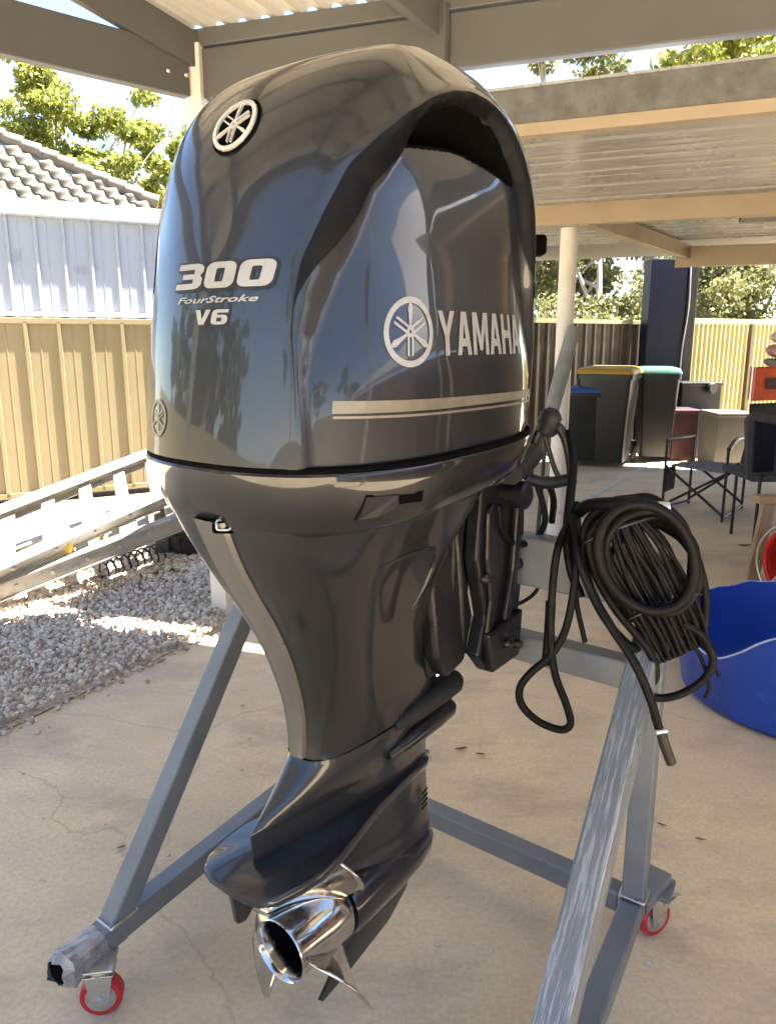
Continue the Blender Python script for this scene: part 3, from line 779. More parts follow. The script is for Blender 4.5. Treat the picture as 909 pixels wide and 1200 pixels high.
# even out spacing along the perimeter
ca, co = cowl_sec(1.5, np.linspace(0, 2 * np.pi, 2000)); sl = np.concatenate([[0], np.cumsum(np.hypot(np.diff(ca), np.diff(co)))])
tt = np.interp(np.linspace(0, sl[-1], NT, endpoint=False), sl, np.linspace(0, 2 * np.pi, 2000))
GA = np.zeros((NZ, NT)); GO = np.zeros((NZ, NT)); GZ_ = np.repeat(zl[:, None], NT, 1)
for r, z in enumerate(zl): GA[r], GO[r] = cowl_sec(z, tt)
GZ_ = GZ_ + 0.015 * (GA - 0.2) * np.clip(1 - (GZ_ - 1.273) / 0.25, 0, 1)
PT = np.stack([GA, GO, GZ_], -1)
du = np.roll(PT, -1, 1) - np.roll(PT, 1, 1); dv = np.gradient(PT, axis=0)
NRM = np.cross(du, dv); NRM /= np.linalg.norm(NRM, axis=-1, keepdims=True) + 1e-12
NRM[-1] = (0, 0, 1)
ARCHP = np.vstack([ARCH, [(0.57, 1.2), (-0.098, 1.2)]])
ins = in_poly(GA, GZ_, ARCHP); dA = seg_dist(GA, GZ_, ARCH, False) * np.where(ins, 1, -1)
inm = in_poly(GA, GZ_, MOUTH); dM = seg_dist(GA, GZ_, MOUTH, True) * np.where(inm, 1, -1)
# fade the step out towards the bottom of the cowling, where the two shells run together
fade = 0.30 + 0.70 * sstep((GZ_ - 1.34) / 0.26)
lipw = 0.008 + 0.038 * sstep((GZ_ - 1.34) / 0.30) - 0.026 * sstep((GA - 0.04) / 0.12)
lipw = np.maximum(lipw, 0.012)
disp = -0.030 * sstep(dA / lipw) * fade
disp += 0.002 * np.exp(-((dA + 0.006) / 0.009) ** 2) * fade
# the intake: a deep pocket under the hood lip
disp = np.where(inm, disp * (1 - sstep(dM / 0.01)) - 0.10 * sstep(dM / 0.020), disp)
# shallow crown crease along the hood, and aft facets
crease = np.exp(-((np.abs(GO) - (0.085 + 0.10 * (1.95 - GZ_))) / 0.018) ** 2) * sstep((GZ_ - 1.62) / 0.1) * (dA < -0.01)
for _ in range(4):
    up_r = np.vstack([disp[1:], disp[-1:]]); dn_r = np.vstack([disp[:1], disp[:-1]])
    disp = (2 * disp + np.roll(disp, 1, 1) + np.roll(disp, -1, 1) + up_r + dn_r) / 6
PT = PT + NRM * disp[..., None]
V = [W(*p) for p in PT.reshape(-1, 3)]
topi = len(V); V.append(W(0.40, 0, 1.9625))
F, FMOUTH = [], []
for r in range(NZ - 1):
    for c in range(NT):
        c2 = (c + 1) % NT
        q = (r * NT + c, r * NT + c2, (r + 1) * NT + c2, (r + 1) * NT + c)
        m = max(dM[r, c], dM[r, c2], dM[r + 1, c], dM[r + 1, c2]) > -0.001
        (FMOUTH if m else F).append(q)
for c in range(NT): F.append(((NZ - 1) * NT + c, (NZ - 1) * NT + (c + 1) % NT, topi))
cowl = mesh_obj('cowling', V, F, M['paint'], motor, smooth=True)
used = sorted({i for f in FMOUTH for i in f}); mp_ = {k: i for i, k in enumerate(used)}
mesh_obj('air_intake', [V[i] for i in used], [tuple(mp_[i] for i in f) for f in FMOUTH], M['void'], motor, smooth=True)
cowl_bvh = BVHTree.FromPolygons([tuple(v) for v in V], F)
# satin trim band that follows the hood lip
lip_bvh = BVHTree.FromPolygons([tuple(v) for v in V], F + FMOUTH)
ap = np.array([p for p in ARCH if p[1] > 1.33 or p[0] < 0.3][1:]); ap = ap[:17]
dl = np.concatenate([[0], np.cumsum(np.hypot(*np.diff(ap, axis=0).T))])
ss_ = np.linspace(0, dl[-1], 260); pa = np.interp(ss_, dl, ap[:, 0]); pz = np.interp(ss_, dl, ap[:, 1])
for _ in range(14):
    pa[1:-1] = (pa[:-2] + 2 * pa[1:-1] + pa[2:]) / 4; pz[1:-1] = (pz[:-2] + 2 * pz[1:-1] + pz[2:]) / 4
ta, tz = np.gradient(pa), np.gradient(pz); tl_ = np.hypot(ta, tz); na_, nz_ = tz / tl_, -ta / tl_
tw_ = 0.0005 + 0.045 * sstep((pz - 1.49) / 0.17) - 0.027 * sstep((pa - 0.04) / 0.10) + 0.008 * sstep((pa - 0.24) / 0.06)
tw_ *= sstep(ss_ / 0.10) * sstep((dl[-1] - ss_) / 0.07)
NA_ = 7
for sgn in (1, -1):
    vs, ok = [], []
    for i in range(260):
        for q in range(NA_):
            a_, z_ = pa[i] + na_[i] * tw_[i] * (q / (NA_ - 1)), pz[i] + nz_[i] * tw_[i] * (q / (NA_ - 1))
            h = lip_bvh.ray_cast(W(a_, sgn * 0.5, z_), -MS * sgn, 0.6)
            if h[0] is None: ok.append(False); vs.append(W(a_, 0, z_))
            else:
                nn = h[1] if h[1].dot(MS * sgn) > 0 else -h[1]
                ok.append(True); vs.append(h[0] + nn * 0.0018)
    fs = []
    for i in range(259):
        for q in range(NA_ - 1):
            f_ = (i * NA_ + q, i * NA_ + q + 1, (i + 1) * NA_ + q + 1, (i + 1) * NA_ + q)
            if all(ok[k] for k in f_): fs.append(f_)
    mesh_obj('hood_trim', vs, fs, M['trim'], motor, smooth=True)

# surface walking for decals -------------------------------------------------
SECT = np.linspace(0, 2 * np.pi, 3000)
def surf(s, z):
    """point on the cowling at height z, s metres round from the aft centreline (starboard positive), with its normal"""
    a, o = cowl_sec(z, SECT)
    k0 = 1500                                   # T = pi is the aft centreline
    L = np.concatenate([[0], np.cumsum(np.hypot(np.diff(a), np.diff(o)))])
    ss = L[k0] - s                              # T from pi down to 0 runs round the starboard side
    i = np.searchsorted(L, ss); i = min(max(i, 1), len(L) - 1)
    t = (ss - L[i - 1]) / (L[i] - L[i - 1] + 1e-12)
    A, O_ = a[i - 1] + (a[i] - a[i - 1]) * t, o[i - 1] + (o[i] - o[i - 1]) * t
    da, do = a[i] - a[i - 1], o[i] - o[i - 1]
    n = Vector((do, -da, 0)); n.normalize()
    nw = MF * n.x + MS * n.y
    return W(A, O_, z), nw
_cache = {}
def on_cowl(s, z, lift=0.0012):
    key = (round(s, 4), round(z, 4))
    if key not in _cache:
        p, n = surf(s, z)
        hit = cowl_bvh.ray_cast(p + n * 0.06, -n, 0.2)
        if hit[0] is None: _cache[key] = (p, n)
        else:
            nn = hit[1]
            if nn.dot(n) < 0: nn = -nn
            _cache[key] = (hit[0], nn)
    p, n = _cache[key]
    return p + n * lift
def s_of_pixel(x, y):
    d = ray(x, y).normalized()
    h = cowl_bvh.ray_cast(Vector((0, 0, CAM_H)), d, 6)
    a0, o0, z0 = to_m(h[0])
    a, o = cowl_sec(z0, SECT)
    L = np.concatenate([[0], np.cumsum(np.hypot(np.diff(a), np.diff(o)))])
    i = int(np.argmin(np.hypot(a - a0, o - o0)))
    return L[1500] - L[i], z0
def slice_mesh(polys, step=0.012):
    """2-D polygons -> bmesh cut into small strips so that it can wrap a curved surface"""
    bm = bmesh.new()
    for outer in polys:
        if isinstance(outer, tuple): outer, holes = outer
        else: holes = []
        vs = [bm.verts.new((x, y, 0)) for x, y in outer]
        es = [bm.edges.new((vs[i], vs[(i + 1) % len(vs)])) for i in range(len(vs))]
        for h in holes:
            hv = [bm.verts.new((x, y, 0)) for x, y in h]
            es += [bm.edges.new((hv[i], hv[(i + 1) % len(hv)])) for i in range(len(hv))]
        bmesh.ops.triangle_fill(bm, edges=es, use_beauty=True, use_dissolve=False)
    for ax in (0, 1):
        lo = min(v.co[ax] for v in bm.verts); hi = max(v.co[ax] for v in bm.verts)
        k = lo + step
        while k < hi:
            co = Vector((0, 0, 0)); co[ax] = k; no = Vector((0, 0, 0)); no[ax] = 1
            bmesh.ops.bisect_plane(bm, geom=bm.verts[:] + bm.edges[:] + bm.faces[:], plane_co=co, plane_no=no)
            k += step
    bm.verts.ensure_lookup_table()
    out = [v.co.copy() for v in bm.verts]
    bm.verts.index_update()
    fs = [tuple(v.index for v in f.verts) for f in bm.faces]
    bm.free()
    return out, fs
def decal(name, polys, s0, z0, mat, lift=0.0014, step=0.012, dzds=0.0):
    v, f = slice_mesh(polys, step)
    return mesh_obj(name, [on_cowl(s0 + p.x, z0 + p.y + dzds * p.x, lift) for p in v], f, mat, cowl)

# glyphs, unit height 1 ------------------------------------------------------
def rrect(x0, y0, x1, y1, r, n=4):
    out = []
    for cx, cy, a in ((x1 - r, y0 + r, -90), (x1 - r, y1 - r, 0), (x0 + r, y1 - r, 90), (x0 + r, y0 + r, 180)):
        for k in range(n + 1):
            t = math.radians(a + 90 * k / n); out.append((cx + r * math.cos(t), cy + r * math.sin(t)))
    return out
GL = {
    'Y': (0.86, [[(0, 1), (0.24, 1), (0.43, 0.62), (0.62, 1), (0.86, 1), (0.54, 0.42), (0.54, 0), (0.32, 0), (0.32, 0.42)]]),
    'A': (0.80, [([(0, 0), (0.26, 1), (0.54, 1), (0.80, 0), (0.58, 0), (0.53, 0.2), (0.27, 0.2), (0.22, 0)], [[(0.32, 0.38), (0.48, 0.38), (0.40, 0.74)]])]),
    'M': (0.96, [[(0, 0), (0, 1), (0.28, 1), (0.48, 0.42), (0.68, 1), (0.96, 1), (0.96, 0), (0.76, 0), (0.76, 0.66), (0.56, 0.1), (0.40, 0.1), (0.20, 0.66), (0.20, 0)]]),
    'H': (0.78, [[(0, 0), (0, 1), (0.22, 1), (0.22, 0.6), (0.56, 0.6), (0.56, 1), (0.78, 1), (0.78, 0), (0.56, 0), (0.56, 0.4), (0.22, 0.4), (0.22, 0)]]),
    '0': (1.0, [(rrect(0, 0, 1.0, 1, 0.26), [rrect(0.36, 0.24, 0.64, 0.76, 0.06)])]),
    '3': (1.0, [[(0, 1)] + [(0.74, 1), (0.9, 0.95), (1.0, 0.84), (1.0, 0.66), (0.9, 0.53), (1.0, 0.40), (1.0, 0.18), (0.9, 0.05), (0.74, 0), (0, 0), (0, 0.23), (0.66, 0.23), (0.66, 0.40), (0.22, 0.40), (0.22, 0.60), (0.66, 0.60), (0.66, 0.77), (0, 0.77)]]),
    'V': (0.95, [[(0, 1), (0.30, 1), (0.475, 0.36), (0.65, 1), (0.95, 1), (0.64, 0), (0.31, 0)]]),
    '6': (0.92, [([(0.92, 1), (0.26, 1), (0.09, 0.95), (0, 0.80), (0, 0.2), (0.09, 0.05), (0.26, 0), (0.66, 0), (0.83, 0.05), (0.92, 0.2), (0.92, 0.44), (0.83, 0.59), (0.66, 0.64), (0.32, 0.64), (0.32, 0.78), (0.92, 0.78)], [[(0.32, 0.2), (0.60, 0.2), (0.60, 0.45), (0.32, 0.45)]])]),
}
def word(txt, h, ws=1.0, gap=0.10, slant=0.0, grow=0.0):
    """letters of height h; width scale ws"""
    out, x = [], 0.0
    for ch in txt:
        w, polys = GL[ch]
        tr = lambda p: [((x + q[0] * ws + slant * q[1]) * h, q[1] * h) for q in p]
        for p in polys:
            if isinstance(p, tuple): out.append((tr(p[0]), [tr(hh) for hh in p[1]]))
            else: out.append(tr(p))
        x += w * ws + gap
    return out, (x - gap) * h
def shift(polys, dx, dy):
    f = lambda p: [(x + dx, y + dy) for x, y in p]
    return [(f(p[0]), [f(h) for h in p[1]]) if isinstance(p, tuple) else f(p) for p in polys]
def ring(r0, r1, n=48):
    c = lambda r: [(r * math.cos(2 * math.pi * k / n), r * math.sin(2 * math.pi * k / n)) for k in range(n)]
    return (c(r1), [c(r0)])
def rot2(poly, a):
    c, s_ = math.cos(a), math.sin(a); return [(x * c - y * s_, x * s_ + y * c) for x, y in poly]
def fork_mark(R, thin=1.0, rin=0.82):
    """three crossed tuning forks in a ring"""
    out = [ring(rin * R, R)]
    for k in range(3):
        a = 2 * math.pi * k / 3
        q_ = R * thin
        out.append(rot2([(-0.035 * q_, 0.12 * R), (0.035 * q_, 0.12 * R), (0.075 * q_, 0.52 * R), (0.105 * q_, 0.68 * R), (0.05 * q_, rin * R - 0.01 * R), (-0.05 * q_, rin * R - 0.01 * R), (-0.105 * q_, 0.68 * R), (-0.075 * q_, 0.52 * R)], a))
        for sx in (-1, 1):
            out.append(rot2([(sx * (0.125 - 0.08 * thin) * R, 0.14 * R), (sx * 0.125 * R, 0.10 * R), (sx * 0.125 * R, -0.66 * R), (sx * (0.125 - 0.08 * thin) * R, -0.70 * R)], a))
    return out

# side lettering
sa, za = s_of_pixel(514, 417); sb_, zb = s_of_pixel(514, 364); se, ze = s_of_pixel(606, 390)
polys, wd = word('YAMAHA', zb - za, 1.0, 0.10)
k = (se - sa) / wd
polys, wd = word('YAMAHA', zb - za, k, 0.10 * k)
decal('lettering', polys, sa, za, M['silver'])
sm, zm = s_of_pixel(478, 389); sl_, _ = s_of_pixel(448, 389); sr_, _ = s_of_pixel(507, 389)
decal('fork_emblem', fork_mark((sr_ - sl_) / 2 * 0.98), (sl_ + sr_) / 2, zm, M['silver'], step=0.01)
# champagne stripes
for top_, bot_ in (((470, 470, 456), (485, 484, 464)), ((488, 488, 467.5), (491, 490.5, 470))):
    pts = []
    N = 60
    x0, x1 = 390, 618
    st, zt0 = s_of_pixel(x0, top_[0]); _, zt1 = s_of_pixel(x1, top_[2]); se_, _ = s_of_pixel(x1, top_[2])
    _, zb0 = s_of_pixel(x0, bot_[0]); _, zb1 = s_of_pixel(x1, bot_[2])
    _, ztm = s_of_pixel(520, top_[1]); _, zbm = s_of_pixel(520, bot_[1])
    vs, fs = [], []
    for i in range(N + 1):
        t = i / N; s_ = st + (se_ + 0.05 - st) * t
        zt = zt0 + (zt1 - zt0) * t; zb_ = zb0 + (zb1 - zb0) * t
        vs += [on_cowl(s_, zt), on_cowl(s_, zb_)]
    fs = [(2 * i, 2 * i + 1, 2 * i + 3, 2 * i + 2) for i in range(N)]
    mesh_obj('stripe', vs, fs, M['gold'], cowl)
# rear quarter lettering
s0, z0 = s_of_pixel(207, 341); s1, z1 = s_of_pixel(318, 341); _, z2 = s_of_pixel(285, 305)
h3 = z2 - z0
polys, wd = word('300', h3, 1.0, 0.10, 0.18)
k = (s1 - s0) / wd
polys, wd = word('300', h3, k, 0.10 * k, 0.18)
for ox, oy_ in ((0.005, -0.005), (-0.003, -0.003), (0.005, 0.003), (-0.003, 0.003)): decal('lettering_outline', shift(polys, ox, oy_), s0, z0, M['black'], 0.0007 + 0.00007 * (ox > 0) + 0.0001 * (oy_ > 0))  # printed dark outline behind the digits
decal('lettering', polys, s0, z0, M['silver'], 0.0016)
s0b, z0b = s_of_pixel(228, 381); s1b, _ = s_of_pixel(266, 381); _, z2b = s_of_pixel(250, 363)
polys, wd = word('V6', z2b - z0b, 1.0, 0.10, 0.15); k = (s1b - s0b) / wd
polys, wd = word('V6', z2b - z0b, k, 0.10 * k, 0.15)
for ox, oy_ in ((0.004, -0.004), (-0.002, -0.002), (0.003, 0.002)): decal('lettering_outline', shift(polys, ox, oy_), s0b, z0b, M['black'], 0.0007 + 0.00007 * (ox > 0) + 0.0001 * (oy_ > 0))
decal('lettering', polys, s0b, z0b, M['silver'], 0.0016)
cu = bpy.data.curves.new('script_text', 'FONT'); cu.body = 'FourStroke'; cu.size = 1; cu.shear = 0.35; cu.resolution_u = 2
cu.offset = 0.02
tmp = bpy.data.objects.new('script_text', cu); COL.objects.link(tmp)
me_t = bpy.data.meshes.new_from_object(tmp.evaluated_get(bpy.context.evaluated_depsgraph_get()))
bpy.data.objects.remove(tmp); bpy.data.curves.remove(cu)
xs = [v.co.x for v in me_t.vertices]; ys = [v.co.y for v in me_t.vertices]
s0c, z0c = s_of_pixel(209, 357); s1c, _ = s_of_pixel(303, 357); _, z2c = s_of_pixel(250, 347)
sx, sy = (s1c - s0c) / (max(xs) - min(xs)), (z2c - z0c) / (max(ys) - min(ys))
mesh_obj('script_lettering', [on_cowl(s0c + (v.co.x - min(xs)) * sx, z0c + (v.co.y - min(ys)) * sy, 0.0014) for v in me_t.vertices], [tuple(p.vertices) for p in me_t.polygons], M['silver'], cowl)
bpy.data.meshes.remove(me_t)
# small round badge low on the aft centreline
sbg, zbg = s_of_pixel(186, 490)
decal('round_badge', fork_mark(0.030), sbg, zbg, M['badge'], 0.0015, 0.01)

# raised crest on the crown ----------------------------------------------------
hc = cowl_bvh.ray_cast(Vector((0, 0, CAM_H)), ray(277, 148).normalized(), 6)
cn = hc[1] if hc[1].dot(Vector((0, -1, 0.3))) > 0 else -hc[1]
cx = (MS - cn * MS.dot(cn)).normalized(); cy = cn.cross(cx)
if cy.z < 0: cy = -cy
def crest(name, polys, lift, mat, step=0.012):
    v, f = slice_mesh(polys, step)
    out = []
    for p in v:
        q = hc[0] + cx * p.x + cy * p.y
        h = cowl_bvh.ray_cast(q + cn * 0.05, -cn, 0.15)
        out.append((h[0] if h[0] is not None else q) + cn * lift)
    return mesh_obj(name, out, f, mat, cowl)
RC = 0.043
crest('crest_base', [[(RC * 1.12 * math.cos(t / 40 * 6.2832), RC * 1.12 * math.sin(t / 40 * 6.2832)) for t in range(40)]], 0.002, M['void'])
cr = crest('crest_emblem', fork_mark(RC, 0.62, 0.84), 0.0045, M['chrome'])
sm_ = cr.modifiers.new('thick', 'SOLIDIFY'); sm_.thickness = 0.0035; sm_.offset = 0

# ------------------------------------------------------------------ generic horizontal loft
def loft(name, secs, mat, parent, n=72, na=2.4, nf=2.4, smooth=38, cap=True, sub=6, bev=None, nexp=None):
    """secs: (z, a0, a1, w, am)"""
    A = np.array(secs, float); order = np.argsort(A[:, 0]); A = A[order]
    zz = np.concatenate([np.linspace(A[i, 0], A[i + 1, 0], sub, endpoint=False) for i in range(len(A) - 1)] + [[A[-1, 0]]])
    T = np.linspace(0, 2 * np.pi, n, endpoint=False)
    vs, fs = [], []
    for z in zz:
        a0, a1, w, am = (float(pchip([z], A[:, 0], A[:, i])[0]) for i in (1, 2, 3, 4))
        a, o = super_sec(T, a0, a1, w, am, nexp(z) if nexp else na, nf)
        vs += [W(x, y, z) for x, y in zip(a, o)]
    m = len(zz)
    for r in range(m - 1):
        for c in range(n): fs.append((r * n + c, r * n + (c + 1) % n, (r + 1) * n + (c + 1) % n, (r + 1) * n + c))
    if cap: fs.append(tuple(range(n))[::-1]); fs.append(tuple(range((m - 1) * n, m * n)))
    o = mesh_obj(name, vs, fs, mat, parent)
    autosmooth(o, smooth)
    return o

# seam gasket between the two covers
sg = []
for t in np.linspace(0, 2 * np.pi, 160, endpoint=False):
    a, o = cowl_sec(1.2735, np.array([t])); sg.append(W(float(a[0]) * 0.99 + 0.002, float(o[0]) * 0.985, 1.2705 + 0.015 * (float(a[0]) - 0.2)))
MB().tube(sg, 0.0055, n=8, closed=True, smooth=0).build('seam_gasket', M['void'], motor, smooth=60)
# lower cowl
vs, fs = [], []
T = np.linspace(0, 2 * np.pi, 240, endpoint=False)
PAN = [(1.266, -0.1434, 0.6296, 0.2863), (1.262, -0.146, 0.632, 0.2885), (1.245, -0.143, 0.630, 0.287), (1.215, -0.133, 0.622, 0.279), (1.185, -0.115, 0.605, 0.262), (1.172, -0.102, 0.59, 0.245), (1.165, -0.085, 0.57, 0.225)]
for z, a0, a1, w in PAN:
    a, o = super_sec(T, a0, a1, w, 0.158)
    vs += [W(x, y, z + (0.015 if z > 1.2 else 0.06) * (x - 0.2)) for x, y in zip(a, o)]
n = 240
for r in range(len(PAN) - 1):
    for c in range(n): fs.append((r * n + c, r * n + (c + 1) % n, (r + 1) * n + (c + 1) % n, (r + 1) * n + c))
fs.append(tuple(range((len(PAN) - 1) * n, len(PAN) * n)))
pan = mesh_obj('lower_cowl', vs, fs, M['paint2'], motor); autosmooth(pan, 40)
pan_bvh = BVHTree.FromPolygons([tuple(v) for v in vs], fs)
def on_mesh(bvh, x, y, lift=0.001):
    h = bvh.ray_cast(Vector((0, 0, CAM_H)), ray(x, y).normalized(), 6)
    if h[0] is None: return None
    nn = h[1] if h[1].dot(ray(x, y)) < 0 else -h[1]
    return h[0] + nn * lift
def patch(name, bvh, poly, mat, parent, lift=0.001):
    pts = [on_mesh(bvh, x, y, lift) for x, y in poly]
    if any(p is None for p in pts): return None
    return mesh_obj(name, pts, [tuple(range(len(pts)))], mat, parent)

# upper casing (apron)
APR = [(1.172, -0.115, 0.50, 0.215, 0.16), (1.10, -0.085, 0.45, 0.185, 0.17), (1.035, -0.050, 0.41, 0.160, 0.18), (0.95, 0.000, 0.39, 0.130, 0.19), (0.85, 0.043, 0.40, 0.102, 0.21), (0.75, 0.066, 0.45, 0.082, 0.24), (0.70, 0.068, 0.48, 0.074, 0.25), (0.672, 0.066, 0.49, 0.070, 0.26)]
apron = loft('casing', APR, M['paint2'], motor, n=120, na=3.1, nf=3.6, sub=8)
apr_bvh = BVHTree.FromPolygons([tuple(v.co + ORIG[motor.name]) for v in apron.data.vertices], [tuple(p.vertices) for p in apron.data.polygons])
# pale rear spine strip
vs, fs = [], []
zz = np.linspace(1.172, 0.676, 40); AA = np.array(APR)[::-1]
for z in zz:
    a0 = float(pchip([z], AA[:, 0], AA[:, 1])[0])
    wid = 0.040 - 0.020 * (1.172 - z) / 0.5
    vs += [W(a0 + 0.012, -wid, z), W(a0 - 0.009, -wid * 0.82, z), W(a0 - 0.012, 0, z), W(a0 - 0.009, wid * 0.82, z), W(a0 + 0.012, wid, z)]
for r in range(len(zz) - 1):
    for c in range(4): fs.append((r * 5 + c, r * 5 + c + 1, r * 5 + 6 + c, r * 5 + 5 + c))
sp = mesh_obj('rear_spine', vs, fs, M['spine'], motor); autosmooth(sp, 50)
# moulded panel on the casing side
pm = []
def casing_pt(a, z, lift):
    h = apr_bvh.ray_cast(W(a, 0.6, z), -MS, 1.0)
    return None if h[0] is None else h[0] + (h[1] if h[1].dot(MS) > 0 else -h[1]) * lift
poly = [(0.10, 1.075), (0.20, 1.078), (0.262, 1.07), (0.285, 1.045), (0.280, 1.0), (0.255, 0.945)]
tb = MB()
pts = [casing_pt(a, z, 0.0005) for a, z in poly]
pts = [p for p in pts if p is not None]
tb.tube(pts, lambda t: 0.0065 * math.sin(math.pi * min(1, max(0, t * 0.94 + 0.03))) + 0.0005, n=8, smooth=8).build('moulded_ridge', M['paint2'], motor, smooth=60)
for (x, y, r_) in ((330, 752, 0.006), (381, 885, 0.009), (513, 690, 0.008)):
    p = on_mesh(apr_bvh, x, y, 0.0)
    if p is not None: MB().lathe([(r_, -0.004), (r_, 0.003), (r_ * 0.6, 0.004)], p, axis=(-ray(x, y)).normalized(), n=12).build('bolt', M['black'], motor, smooth=40)
# black inspection plug beside the spine, under the lower cowl
pg = on_mesh(apr_bvh, 262, 616, 0.0) or on_mesh(pan_bvh, 262, 606, 0.0)
if pg is not None:
    dirn = (-ray(262, 612)).normalized()
    e = MB(); rt = Vector((1, 0, 0)); uu = dirn.cross(rt) * -1
    e.prism(rrect(-0.018, -0.015, 0.018, 0.013, 0.006), pg, rt, uu, dirn, -0.01, 0.006).build('plug', M['void'], motor, smooth=30)
    e = MB(); e.tube([pg + dirn * 0.007 + rt * x + uu * y for x, y in rrect(-0.011, -0.009, 0.011, 0.007, 0.004, 2)], 0.002, n=6, closed=True, smooth=0).build('plug_rim', M['zinc'], motor)
# latch recess on the lower cowl
lt = [(428, 581), (470, 577), (492, 577), (478, 603), (446, 609), (417, 611)]
a = patch('latch_plate', pan_bvh, [(429, 582), (466, 579), (464, 594), (440, 605), (420, 608)], M['paint2'], motor, 0.003)
pts = [on_mesh(pan_bvh, x, y, 0.001) for x, y in ((416, 609), (429, 581), (495, 576))]
if all(p is not None for p in pts): MB().tube(pts, 0.0016, n=6, smooth=0).build('latch_edge', M['void'], motor)
pts = [on_mesh(pan_bvh, x, y, 0.002) for x, y in ((466, 580), (495, 577), (493, 587), (467, 590))]
if all(p is not None for p in pts): mesh_obj('latch_slot', pts, [(0, 1, 2, 3)], M['void'], motor)

# mounting bracket ------------------------------------------------------------
def side_plate(name, poly, o0, o1, mat, bev=0.006):
    return MB().prism(poly, W(0, 0, 0), MF, up, MS, o0, o1).build(name, mat, motor, bev=bev)
side_plate('swivel_bracket', [(0.34, 1.15), (0.54, 1.15), (0.54, 0.90), (0.50, 0.735), (0.38, 0.735), (0.34, 0.85)], -0.085, 0.085, M['bracket'], 0.015)
for sgn in (-1, 1):
    side_plate('swivel_cheek', [(0.33, 1.14), (0.47, 1.14), (0.455, 1.0), (0.50, 0.86), (0.47, 0.76), (0.40, 0.745), (0.36, 0.80), (0.335, 0.95)], sgn * 0.080, sgn * 0.118, M['bracket'], 0.010)
CL = [(0.47, 1.15), (0.60, 1.155), (0.66, 1.12), (0.665, 0.95), (0.645, 0.80), (0.61, 0.735), (0.52, 0.725), (0.47, 0.78), (0.50, 0.86), (0.455, 1.0)]
for sgn in (-1, 1):
    side_plate('clamp_bracket', CL, sgn * 0.150, sgn * 0.115, M['bracket'], 0.006)
    side_plate('bracket_rib', [(0.60, 1.13), (0.625, 1.13), (0.61, 0.95), (0.585, 0.84), (0.555, 0.84), (0.585, 0.95)], sgn * 0.150, sgn * 0.168, M['bracket'], 0.006)
    side_plate('bracket_rib', [(0.48, 1.10), (0.50, 1.12), (0.51, 1.0), (0.53, 0.88), (0.50, 0.80), (0.485, 0.82), (0.50, 0.9), (0.48, 1.0)], sgn * 0.150, sgn * 0.162, M['bracket'], 0.005)
    side_plate('bracket_foot', [(0.48, 0.83), (0.63, 0.85), (0.62, 0.74), (0.50, 0.735)], sgn * 0.150, sgn * 0.172, M['bracket'], 0.006)
    for a_, z_ in ((0.485, 0.955), (0.63, 0.955), (0.555, 0.79), (0.60, 0.775)):
        MB().lathe([(0.013, 0), (0.013, 0.008), (0.008, 0.014), (0.0, 0.016)], W(a_, sgn * (0.150 if z_ > .9 else 0.172), z_), axis=MS * sgn, n=12).build('bolt', M['bracket'], motor, smooth=40)
MB().lathe([(0.022, -0.19), (0.022, 0.19)], W(0.56, 0, 1.13), axis=MS, n=18).build('tilt_tube', M['bracket'], motor, smooth=40)
for sgn in (-1, 1): MB().lathe([(0.03, 0), (0.03, 0.02), (0.02, 0.026)], W(0.56, sgn * 0.185, 1.13), axis=MS * sgn, n=16).build('tilt_nut', M['bracket'], motor, smooth=40)
MB().tube([W(0.42, 0.10, 1.12), W(0.44, 0.105, 1.0), W(0.46, 0.105, 0.86), W(0.47, 0.10, 0.78)], 0.018, n=10).build('trim_ram', M['bracket'], motor, smooth=60)
MB().tube([W(0.405, 0.125, 1.13), W(0.40, 0.125, 1.06), W(0.415, 0.115, 0.97), W(0.415, 0.105, 0.86), W(0.40, 0.1, 0.78)], 0.006, n=8).build('trim_hose', M['rubber'], motor, smooth=60)
# lower rubber mounts
for sgn in (-1, 1):
    MB().lathe([(0.010, -0.22), (0.024, -0.16), (0.029, -0.05), (0.029, 0.0), (0.022, 0.014), (0.0, 0.018)], W(0.50, sgn * 0.066, 0.688), axis=(MF + up * 0.10).normalized(), n=20).build('mount_cover', M['rubber'], motor, smooth=50)
    MB().lathe([(0.010, -0.22), (0.021, -0.15), (0.027, -0.05), (0.027, 0.0), (0.020, 0.013), (0.0, 0.017)], W(0.485, sgn * 0.060, 0.628), axis=(MF + up * 0.12).normalized(), n=20).build('mount_cover', M['paint2'], motor, smooth=50)

# gearcase --------------------------------------------------------------------
GC = [(0.6715, 0.0655, 0.488, 0.0695, 0.26), (0.662, 0.058, 0.488, 0.0695, 0.26), (0.625, 0.015, 0.484, 0.065, 0.24), (0.585, -0.045, 0.48, 0.052, 0.22), (0.570, -0.062, 0.48, 0.047, 0.22), (0.53, -0.058, 0.48, 0.040, 0.24), (0.495, -0.058, 0.48, 0.034, 0.26)]
loft('upper_gearcase', GC, M['paint'], motor, n=96, nf=2.4, smooth=30, sub=10, nexp=lambda z: float(np.interp(z, [0.50, 0.57, 0.60, 0.672], [1.25, 1.35, 1.75, 2.9])))
a_, o_ = super_sec(np.linspace(0, 2 * np.pi, 120, endpoint=False), 0.0655, 0.488, 0.0695, 0.26, 2.9, 2.6)
MB().tube([W(x, y, 0.6716) for x, y in zip(a_, o_)], 0.0022, n=6, closed=True, smooth=0).build('seam_gasket', M['void'], motor)
